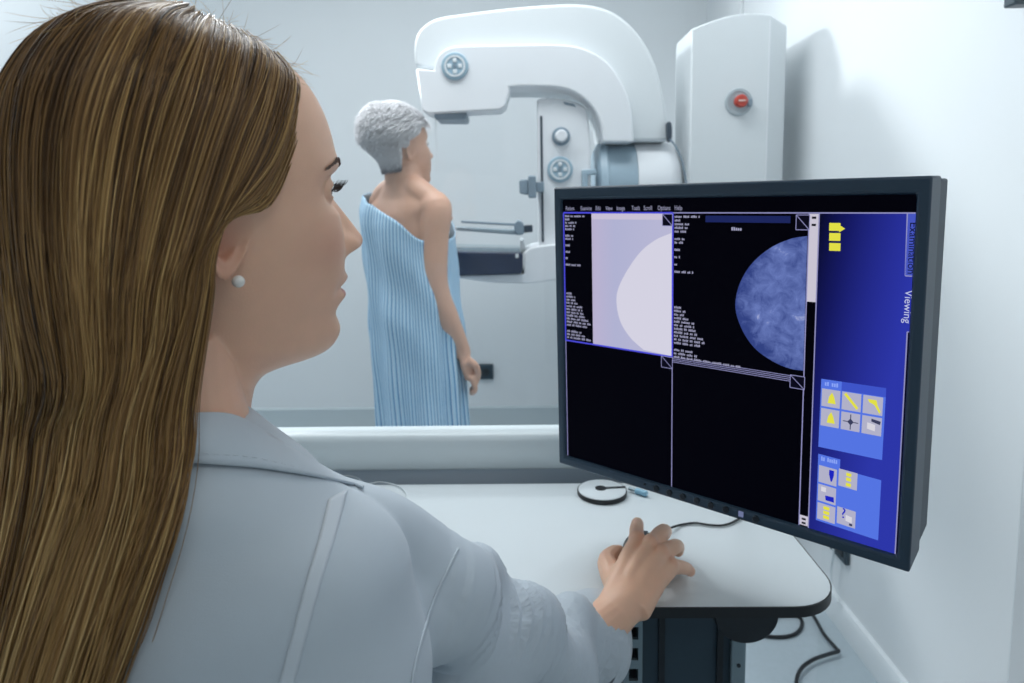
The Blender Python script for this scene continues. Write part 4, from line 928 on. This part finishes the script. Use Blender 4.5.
for i, am in zip(range(4), (.0024,.0024,.0016,.0008)):
    a_, b_ = wb[i]+UP*.012+(mcp[i]-wb[i])*.22, mcp[i]+UP*.010; ab = b_-a_; t_ = np.clip(((c-a_)@ab)/ab.dot(ab), 0, 1); dsp += am*np.exp(-(np.linalg.norm(c-(a_+t_[:,None]*ab), axis=1)/.0062)**4)*np.sin(np.pi*np.clip(t_*.9+.08,0,1))
for i in range(3):
    v_ = (mcp[i]+mcp[i+1])/2+UP*.009; a_ = v_+(wrist-v_)*.40; ab = v_-a_; t_ = np.clip(((c-a_)@ab)/ab.dot(ab), 0, 1); dsp -= .0022*np.exp(-(np.linalg.norm(c-(a_+t_[:,None]*ab), axis=1)/.0055)**2)
vset(wbody.data, c+n_*(dsp*up_w)[:,None])
# eyes, lashes, brows
eyem = bpy.data.materials.new('eye'); eyem.use_nodes = True; nt = eyem.node_tree; bs = nt.nodes['Principled BSDF']; bs.inputs['Roughness'].default_value = .08
ge = nt.nodes.new('ShaderNodeNewGeometry'); dt = nt.nodes.new('ShaderNodeVectorMath'); dt.operation = 'DOT_PRODUCT'; dt.inputs[1].default_value = tuple(WR @ np.array([.985,-.02,-.17])); nt.links.new(ge.outputs['Normal'], dt.inputs[0])
cr = nt.nodes.new('ShaderNodeValToRGB'); cr.color_ramp.interpolation = 'LINEAR'; e = cr.color_ramp.elements
for el, (p, c_) in zip([e[0], e[1]]+[e.new(.5) for _ in range(3)], [(0,(232,226,224)),(.855,(228,220,218)),(.875,(40,46,52)),(.965,(84,98,104)),(.975,(8,8,10))]): el.position = p; el.color = (*srgb(*c_), 1)
nt.links.new(dt.outputs['Value'], cr.inputs[0]); nt.links.new(cr.outputs[0], bs.inputs['Base Color'])
lashm = mat('lash_black', srgb(28, 22, 22), .5); browm = mat('brow_brown', srgb(86, 60, 44), .6)
for sg in (1,-1):
    ec = np.array([.0725, .0315*sg, .030])
    b = MB(); b.ball(HW(ec), .0121, n=20); b.obj('eye', eyem, oper, smooth=180)
    b = MB()
    for a in np.linspace(-1.0, 1.0, 30):
        e0 = float(op_up(a))+.05; d = np.array([math.cos(e0)*math.cos(a), math.cos(e0)*math.sin(a), math.sin(e0)])
        p0 = ec+d*.0140; o_ = np.array([math.cos(a), math.sin(a)*1.15, 0]); L_ = .0080*(1+.25*math.sin(a*sg))*random.uniform(.8,1.1)
        j = random.uniform(-.15,.15); o_ = o_+np.array([0,j,0])
        P = [p0, p0+o_*L_*.45-np.array([0,0,.0006]), p0+o_*L_*.85+np.array([0,0,L_*.16]), p0+o_*L_*1.08+np.array([0,0,L_*.48])]
        b.tube(spline([HW(p) for p in P],3), np.linspace(.00038,.00008,10), 4)
    b.obj('lashes', lashm, oper)
    b = MB(); KD = BVHTree.FromPolygons([tuple(v) for v in vget(wbody.data)], [tuple(p.vertices) for p in wbody.data.polygons]) if sg == 1 else KD
    for _ in range(170):
        t = random.random(); y_ = (.012+.040*t); z_ = .0475+.0065*math.sin(min(t/.65,1)*math.pi/2)-.006*max(0,(t-.65)/.35)+random.uniform(-.0028,.0028)*(1-.6*t)
        o_ = Vector(HW((.20, y_*sg*(1.0), z_))); di = Vector(WR @ np.array([-1, 0, 0])); hit = KD.ray_cast(o_, di)
        if hit[0] is None: continue
        p = np.array(hit[0]); n_h = np.array(hit[1]); tdir = WR @ np.array([-.25*t, sg*.9, .5-.75*t]); tdir -= n_h*np.dot(tdir, n_h); tdir /= np.linalg.norm(tdir)
        b.tube([p-n_h*.0003, p+tdir*.0035+n_h*.0008, p+tdir*.007+n_h*.0006], [.00035,.0003,.0001], 4)
    b.obj('eyebrow', browm, oper)
# pearl ear stud
pearl = mat('pearl', srgb(236,234,228), .18, coat=.5); gold = mat('gold', srgb(212,178,110), .25, 1)
def pearl_at(sg):
    b = MB(); c_ = HW((.0000, .0815*sg, -.0285)); b.ball(c_, .0042, n=14); o_ = b.obj('earring', pearl, oper, smooth=180)
    b = MB(); b.lathe(c_-WR @ np.array([0,.0042*sg,0])*1.0, WR @ np.array([0,sg,0]), [(0,0),(0,.0030),(.0016,.0034),(.0016,0)], 16); b.obj('earring_setting', gold, o_)
for sg in (1,-1): pearl_at(sg)

# ---- coat: torso, shoulders and sleeves grown into one cloth surface
coatm = mat('coat_cotton', srgb(199, 211, 220), .62, noise=.02, nscale=8, bump=.15, bscale=1400, sheen=.15)
seamm = mat('coat_seam', srgb(212, 222, 230), .6, bump=.15, bscale=1400, sheen=.1)
b = MB()
cg = np.array([(1.198,.057,.055,-.006),(1.182,.074,.066,-.006),(1.160,.104,.080,.0),(1.135,.130,.088,.006),(1.115,.150,.098,.012),(1.08,.168,.110,.02),(1.00,.176,.118,.025),(.90,.170,.120,.03),(.80,.170,.120,.03),(.70,.185,.13,.035),(.60,.20,.15,.045)])
zz = np.linspace(.60, 1.198, 48)
def ring_c(z, add=0): return [NB*np.array([1,1,0])+UP*z+fT*float(sampl(cg[:,0],cg[:,3],z))+rT*(float(sampl(cg[:,0],cg[:,1],z))+add)*np.sign(math.cos(a))*abs(math.cos(a))**.85+fT*(float(sampl(cg[:,0],cg[:,2],z))+add)*np.sign(math.sin(a))*abs(math.sin(a))**.9 for a in np.linspace(0, 2*math.pi, 48, endpoint=False)]
b.rings([ring_c(z) for z in zz])
# shoulder yoke from the neck to the arm, then the sleeve
yoke = spline([NB+rT*.05+fT*.0-UP*.045, atD(300,515,.535), atD(372,548,.575), sleeve[1]], 6)
b.tube(yoke, np.interp(np.linspace(0,1,len(yoke)), [0,.4,.75,1], [.045,.046,.052,.058]), 24)
yoke2 = spline([atD(235,560,.50), atD(320,590,.535), sleeve[1]-UP*.02], 6); b.tube(yoke2, np.interp(np.linspace(0,1,len(yoke2)), [0,.5,1], [.06,.06,.058]), 20)
SP = spline(sleeve, 8); SRr = np.interp(np.linspace(0,1,len(SP)), np.linspace(0,1,len(sleeve_r)), sleeve_r)
b.tube(SP, SRr, 32)
shl2 = NB-rT*.165+fT*.05-UP*.085
b.tube(spline([NB-rT*.05-UP*.045, NB-rT*.10-UP*.05+fT*.02, shl2, shl2-UP*.15+fT*.03-rT*.02, shl2-UP*.24+fT*.10, shl2-UP*.25+fT*.22+rT*.04, shl2-UP*.245+fT*.28+rT*.06], 6), np.interp(np.linspace(0,1,37), [0,.25,.4,1], [.045,.05,.060,.052]), 24)
for sg in (1,-1):                                         # skirt of the coat over the thighs
    h_ = NB*np.array([1,1,0])+rT*.085*sg+fT*.03
    b.tube(spline([h_+UP*.66, h_+fT*.12+UP*.665, h_+fT*.26+UP*.655, h_+fT*.33+UP*.64], 5), .092, 24)
coat = b.obj('coat', coatm, oper); remesh(coat, .0042, 10, .5)
c = vget(coat.data); n_ = nget(coat.data)
SPn = np.array(SP); tt = np.linspace(0, 1, len(SPn)); dist = np.full(len(c), 9.0); sc = np.zeros(len(c)); 
for k in range(len(SPn)):
    d = np.linalg.norm(c-SPn[k], axis=1); m_ = d < dist; dist[m_] = d[m_]; sc[m_] = tt[k]
rel = c-np.array([np.interp(sc, tt, SPn[:,i]) for i in range(3)]).T
axd = SPn[-1]-SPn[0]; axd /= np.linalg.norm(axd); e1 = UP-axd*np.dot(UP,axd); e1 /= np.linalg.norm(e1); e2 = np.cross(axd, e1)
an = np.arctan2(rel@e2, rel@e1); on = np.exp(-np.clip(dist-.075,0,None)/.012)*np.clip((sc-.16)/.12,0,1)
fold = .0075*np.sin(sc*27+an*1.5+.8*np.sin(an*2))*np.clip(1.25-sc*.5,0,1)+.0075*np.sin(sc*17-an*2.2+1.1)+.0009*np.sin(sc*48+an*2.6+np.sin(sc*13)*1.5)
c = c+n_*(fold*on)[:,None]
bd = np.clip(1-on,0,1); sx_ = (c-NB)@rT; sz = c[:,2]
wr2 = .0030*np.sin(sx_*30+sz*26+2*np.sin(sz*15))+.0026*np.sin(sx_*24-sz*48+1.0)
c = c+n_*(wr2*bd*np.clip((1.20-sz)/.06,0,1))[:,None]
vset(coat.data, c)
CB = BVHTree.FromPolygons([tuple(v) for v in c], [tuple(p.vertices) for p in coat.data.polygons])
def on_coat(x, y, lift=.0):
    d = Vector(ray(x, y)).normalized(); h = CB.ray_cast(Vector(CAM), d)
    if h[0] is None: return None
    return np.array(h[0])+np.array(h[1])*lift
def ribbon(name, left, right, m, lift, n=24, cols=5, thick=.0012):
    Lp = spline([np.array(p,float) for p in left], 8); Rp = spline([np.array(p,float) for p in right], 8); rows_ = []
    for k in range(len(Lp)):
        r_ = [on_coat(*(Lp[k]+(Rp[k]-Lp[k])*t), lift=lift) for t in np.linspace(0,1,cols)]
        if all(p is not None for p in r_): rows_.append(r_)
    b = MB(); nn = len(rows_)
    b.add([p for r in rows_ for p in r], [(i*cols+j, i*cols+j+1, (i+1)*cols+j+1, (i+1)*cols+j) for i in range(nn-1) for j in range(cols-1)])
    o = b.obj(name, m, coat, smooth=60); s_ = o.modifiers.new('t','SOLIDIFY'); s_.thickness = thick; s_.offset = 0
    return o
ribbon('seam_strip', [(328,500),(318,540),(305,585),(292,635),(279,683),(270,720)], [(347,490),(337,530),(322,578),(307,632),(294,683),(286,720)], seamm, .0008)
ribbon('armhole_seam', [(457,548),(448,566),(434,596),(422,632),(412,672),(407,710)], [(459,549),(450,567.5),(436,597.5),(424,633),(414,673),(409,710)], coatm, .0008, cols=3)
# collar: a turned-down band around the neck, lower edge lying on the coat
low = [(60,470),(110,466),(150,463),(192,463),(225,465),(255,467),(285,471),(310,475),(335,480),(352,484),(364,487.5)]
up_ = [(60,425),(110,418),(150,414),(192,414),(222,414),(242,419),(268,434),(292,449),(322,466),(345,478),(363,486)]
rowsC = []
BB = BVHTree.FromPolygons([tuple(v) for v in vget(wbody.data)], [tuple(p.vertices) for p in wbody.data.polygons])
def front_of(x, y, gap):
    d = Vector(ray(x, y)).normalized(); hs_ = [h[3] for h in (CB.ray_cast(Vector(CAM), d), BB.ray_cast(Vector(CAM), d)) if h[0] is not None]
    return CAM+np.array(d)*(min(hs_)-gap) if hs_ else None
lowP = [front_of(*p, .005) for p in low]
upP = [front_of(*p, .004) for p in up_]
for k, (lp, u2) in enumerate(zip(lowP, up_)):
    if lp is None: lp = atD(low[k][0], low[k][1], .5)
    D0 = np.dot(lp-CAM, -CR[:,2]); dd = .022 if k < 7 else .022*(10-k)/4+.004
    tpnt = atD(u2[0], u2[1], D0+dd)
    if upP[k] is not None and k < 8 and np.linalg.norm(upP[k]-CAM) < np.linalg.norm(tpnt-CAM): tpnt = upP[k]
    rowsC.append([lp+(tpnt-lp)*t+ (CAM-lp)/np.linalg.norm(CAM-lp)*.004*math.sin(math.pi*t) for t in np.linspace(0,1,9)]+[tpnt+(tpnt-lp)*-.25+ (tpnt-CAM)/np.linalg.norm(tpnt-CAM)*.010, tpnt+(tpnt-lp)*-.7+(tpnt-CAM)/np.linalg.norm(tpnt-CAM)*.012])
rowsC = np.array(rowsC); nn = 11; fine = np.array([spline(list(rowsC[:,j]), 6) for j in range(rowsC.shape[1])]).transpose(1,0,2)
b = MB(); m1, m2 = fine.shape[:2]
b.add(fine.reshape(-1,3), [(i*m2+j, i*m2+j+1, (i+1)*m2+j+1, (i+1)*m2+j) for i in range(m1-1) for j in range(m2-1)])
col_ = b.obj('collar', coatm, coat, smooth=80); s_ = col_.modifiers.new('t','SOLIDIFY'); s_.thickness = .0022; s_.offset = 0
b = MB()
for k in range(6, m1-12, 1):
    if k % 2 == 0:
        p = fine[k,1]; p2 = fine[k+1,1]; nrm_ = (CAM-p)/np.linalg.norm(CAM-p)
        b.tube([p+(fine[k,2]-p)*.6+nrm_*.0016, p2+(fine[k+1,2]-p2)*.6+nrm_*.0016], .00035, 5)
b.obj('stitching', seamm, col_)
# cuff: an open cloth tube at the end of the sleeve
ca_ = SPn[-1]-SPn[-5]; ca_ /= np.linalg.norm(ca_); u1 = UP-ca_*np.dot(UP,ca_); u1 /= np.linalg.norm(u1); u2 = np.cross(ca_, u1)
def cring(off, r, wob=0): return [SPn[-1]+ca_*(off+.004*math.sin(2*a+1)*(wob>0))+(u1*math.cos(a)+u2*math.sin(a))*r*(1+wob*math.sin(3*a+.5)) for a in np.linspace(0, 2*math.pi, 64, endpoint=False)]
b = MB(); b.rings([cring(-.03,.0565),cring(-.012,.0605,.02),cring(.004,.0605,.03),cring(.020,.0600,.04),cring(.030,.0605,.04),cring(.0315,.0595,.04),cring(.030,.0580,.04),cring(.004,.056,.03),cring(-.012,.052)], cap=False)
b.obj('cuff', coatm, coat, smooth=70)
# trousers and shoes, mostly out of the picture
trm = mat('white_trousers', srgb(206,214,222), .7); shm = mat('white_shoe', srgb(226,228,230), .5)
b = MB()
for sg in (1,-1):
    h_ = NB*np.array([1,1,0])+rT*.085*sg+fT*.03
    P = spline([h_+UP*.68, h_+fT*.2+UP*.665, h_+fT*.42+UP*.645, h_+fT*.47+UP*.50, h_+fT*.44+UP*.28, h_+fT*.42+UP*.09], 6); b.tube(P, np.interp(np.linspace(0,1,len(P)),[0,.35,.5,.7,1],[.085,.075,.062,.056,.05]), 24)
b.ball(NB*np.array([1,1,0])+fT*.03+UP*.69, (.16,.12,.1))
tr = b.obj('trousers', trm, oper); remesh(tr, .008, 4)
for sg in (1,-1):
    h_ = NB*np.array([1,1,0])+rT*.085*sg+fT*.45
    b = MB(); P = spline([h_-fT*.06+UP*.045, h_+UP*.05, h_+fT*.08+UP*.042, h_+fT*.15+UP*.03, h_+fT*.185+UP*.026], 5); b.tube(P, np.interp(np.linspace(0,1,len(P)),[0,.3,.7,1],[.036,.044,.04,.024]), 20, flat=.9); b.obj('shoe', shm, oper)
st0 = NB*np.array([1,1,0])+fT*.03
stool = thing('swivel_stool', 'dark round stool under the seated woman in the white coat', 'stool', (float(st0[0]), float(st0[1]), 0))
b = MB(); b.lathe((st0[0],st0[1],.53), (0,0,1), [(0,0),(0,.16),(.01,.175),(.035,.175),(.045,.165),(.047,0)], 40); b.obj('seat', dk, stool)
b = MB(); b.lathe((st0[0],st0[1],.06), (0,0,1), [(0,0),(0,.03),(.47,.025),(.47,0)], 20); b.obj('column', steel, stool)
for k in range(5):
    a = k*2*math.pi/5; d = np.array([math.cos(a), math.sin(a), 0])
    b = MB(); b.tube([np.array([st0[0],st0[1],.08]), np.array([st0[0],st0[1],.06])+d*.26], [.022,.015], 10); lg = b.obj('leg', dk, stool)
    b = MB(); b.lathe(np.array([st0[0],st0[1],.026])+d*.26-np.array([-d[1],d[0],0])*.012, (-d[1],d[0],0), [(0,0),(0,.026),(.024,.026),(.024,0)], 16); b.obj('caster', dk, lg)

# ---- long hair: a surface of guide lines from the parting over the skull and down the back
KP = {0.0: [(.062,-.010,.119),(.065,-.032,.102),(.055,-.054,.077),(.041,-.068,.050),(.022,-.078,.021),(-.005,-.086,.015),(-.017,-.092,-.006),(-.023,-.092,-.036)],
 .15: [(.048,-.012,.133),(.048,-.050,.113),(.036,-.074,.084),(.022,-.085,.055),(.006,-.090,.033),(-.010,-.092,.014),(-.022,-.094,-.006),(-.028,-.093,-.038)],
 .30: [(.032,-.010,.144),(.028,-.057,.126),(.015,-.082,.097),(.0,-.092,.064),(-.012,-.096,.033),(-.022,-.097,.008),(-.032,-.096,-.02),(-.038,-.094,-.052)],
 .50: [(.012,-.006,.152),(.0,-.061,.134),(-.014,-.087,.103),(-.028,-.096,.067),(-.040,-.099,.031),(-.049,-.099,.0),(-.056,-.097,-.03),(-.061,-.094,-.07)],
 .70: [(-.014,-.002,.160),(-.042,-.056,.141),(-.060,-.080,.109),(-.074,-.089,.071),(-.081,-.091,.031),(-.084,-.091,-.005),(-.085,-.089,-.04),(-.085,-.086,-.08)],
 .85: [(-.035,0,.160),(-.073,-.037,.139),(-.095,-.055,.105),(-.106,-.062,.064),(-.110,-.064,.025),(-.111,-.063,-.01),(-.109,-.062,-.045),(-.105,-.060,-.085)],
 1.0: [(-.052,0,.156),(-.092,0,.133),(-.114,0,.098),(-.125,0,.059),(-.128,0,.02),(-.127,0,-.015),(-.130,0,-.05),(-.134,0,-.09)]}
TAILR = [(189,395,.418),(181,460,.415),(157,535,.408),(128,610,.400),(98,688,.394),(66,775,.390)]      # right edge of the fall
TAILM = [(128,425,.395),(120,490,.390),(100,560,.384),(76,640,.378),(50,725,.374),(22,815,.372)]        # nearest part
TAILB = [(6,430,.432),(2,495,.425),(-6,565,.418),(-18,645,.412),(-32,730,.408),(-50,820,.405)]          # middle of the back
def tail(u):
    if u <= 1:
        out = []
        for r_, m_, q_ in zip(TAILR, TAILM, TAILB):
            A3 = [atD(*r_), atD(*m_), atD(*q_)]
            p = np.array([sampl([0,.52,1], [a[i] for a in A3], u) for i in range(3)])
            h = CB.ray_cast(Vector(CAM), Vector(p-CAM).normalized())
            if h[0] is not None:
                dc = np.linalg.norm(np.array(h[0])-CAM); dp = np.linalg.norm(p-CAM)
                if dp > dc-.016: p = CAM+(p-CAM)/dp*(dc-.016)
            out.append(p)
        return out
    t_ = tail(2-u); left = WR @ np.array([0,1,0]); B_ = [atD(*p) for p in TAILB]
    return [q+((t-q)-2*np.dot(t-q, left)*left)*np.array([1,1,1]) for t, q in zip(t_, B_)]
us = sorted(KP); ugrid = np.linspace(0, 2, 81); GL = []
for u in ugrid:
    uu_ = u if u <= 1 else 2-u; sgm = 1 if u <= 1 else -1
    cols_ = []
    for r_ in range(8):
        arr = np.array([KP[k][r_] for k in us]); p = np.array([sampl(us, arr[:,i], uu_) for i in range(3)]); p[1] *= sgm; cols_.append(HW(p))
    cols_ += tail(u); GL.append(spline(cols_, 6))
GL = np.array(GL)                                         # (u, v, 3)
NV = GL.shape[1]
gu = np.gradient(GL, axis=0); gv = np.gradient(GL, axis=1); GN = np.cross(gu, gv); GN /= np.linalg.norm(GN, axis=2, keepdims=True)+1e-9
if ((GL-WO)*GN)[10:30,10:30].sum() < 0: GN = -GN
def surf(A, u, v):                                        # bilinear lookup, u in 0..2, v in 0..1
    iu = np.clip(u/2*80, 0, 79.999); iv = np.clip(v*(NV-1), 0, NV-1.001); i0 = iu.astype(int); j0 = iv.astype(int); fu = (iu-i0)[...,None]; fv = (iv-j0)[...,None]
    return (A[i0,j0]*(1-fu)+A[i0+1,j0]*fu)*(1-fv)+(A[i0,j0+1]*(1-fu)+A[i0+1,j0+1]*fu)*fv
def smooth_noise(x, seed, freq):
    r_ = np.random.default_rng(seed).uniform(-1, 1, 4096); y = x*freq; i = np.floor(y).astype(int); f_ = y-i; f_ = f_*f_*(3-2*f_); return r_[i % 4096]*(1-f_)+r_[(i+1) % 4096]*f_
N, K = 12500, 44
u0 = np.concatenate([rng.uniform(0, 1.12, int(N*.86)), rng.uniform(1.12, 2, N-int(N*.86))]); u0 = np.sort(u0)
vmax = rng.uniform(.93, 1.0, N); vstart = np.clip(rng.normal(0, .012, N), 0, .05)
depth = rng.beta(1.2, 2.2, N)*.010
vv = vstart[:,None]+(vmax-vstart)[:,None]*np.linspace(0, 1, K)[None,:]
lock = smooth_noise(u0, 3, 60); lock2 = smooth_noise(u0, 9, 170)
du_ = (.009*smooth_noise(u0,5,45)[:,None]*np.sin(vv*5+lock[:,None]*6)+.004*np.sin(vv*11+lock2[:,None]*9)+rng.normal(size=(N,1))*.010*np.sin(vv*4+rng.uniform(0,6,(N,1)))+rng.normal(size=(N,1))*.012)*np.clip(vv*5,0,1)
uu = np.clip(u0[:,None]+du_, 0, 2)
edge = np.clip((.06-uu)/.06,0,1)
step = .5+.5*np.tanh((u0-.36)/.012)                       # the upper layer falls over the section swept behind the ear
off = -depth[:,None]+.0015*lock2[:,None]+.0022*smooth_noise(u0,21,90)[:,None]*np.sin(vv*7+lock[:,None]*4)+.0055*step[:,None]*np.clip((vv-.06)/.12,0,1)*np.clip((1.7-uu)/.3,0,1)
P = surf(GL, uu, vv)+surf(GN, uu, vv)*off[...,None]
stray = np.where(rng.uniform(size=(N,1,1)) < .05, 1.9, 1.0)
spread = stray*rng.normal(size=(N,1,3))*.0045*np.clip((vv-.36)/.5,0,1)[...,None]; P = P+spread
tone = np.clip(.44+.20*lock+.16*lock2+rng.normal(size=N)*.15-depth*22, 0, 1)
me = strands_mesh('hair', P, np.full(N,.00040)*rng.uniform(.7,1.25,N), tone)
ta = np.empty(len(me.vertices), np.float32); me.attributes['tone'].data.foreach_get('value', ta)
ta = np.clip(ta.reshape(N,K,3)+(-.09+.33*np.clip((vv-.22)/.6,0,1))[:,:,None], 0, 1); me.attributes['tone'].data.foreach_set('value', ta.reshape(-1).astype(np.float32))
hairm = hair_mat('blonde_hair', [(0,(54,38,24)),(.3,(112,82,50)),(.55,(166,128,80)),(.8,(206,168,108)),(1,(236,204,144))], .34, .4)
hair = link('hair', me, hairm, oper, smooth=0)
# under-layer that closes the gaps between strands
sh_ = GL-GN*.0085; b = MB(); nu = len(ugrid)
b.add(sh_.reshape(-1,3), [(i*NV+j, i*NV+j+1, (i+1)*NV+j+1, (i+1)*NV+j) for i in range(nu-1) for j in range(int(NV*.97))])
me = b.mesh('under_layer'); at = me.attributes.new('tone','FLOAT','POINT'); at.data.foreach_set('value', np.full(len(me.vertices), .22, np.float32))
link('under_layer', me, hairm, hair, smooth=80)
# short loose hairs on the crown and at the temple
NFly = 260
uf = rng.uniform(.10, 1.6, NFly); vf = rng.uniform(0.0, .10, NFly); p0 = surf(GL, uf, vf); n0_ = surf(GN, uf, vf); tv = surf(gv, uf, vf); tv /= np.linalg.norm(tv,axis=1,keepdims=True)
Lf = rng.uniform(.010, .034, NFly)[:,None]; rr_ = rng.normal(size=(NFly,3))*.5
pf = np.array([p0+(n0_*(t*(.35+.0*t))+tv*t*.8+rr_*t*t*.6)*Lf for t in np.linspace(0,1,8)]).transpose(1,0,2)
me = strands_mesh('loose_hair', pf, np.full(NFly,.00013), rng.uniform(.4,1,NFly)); link('loose_hair', me, hairm, hair, smooth=0)
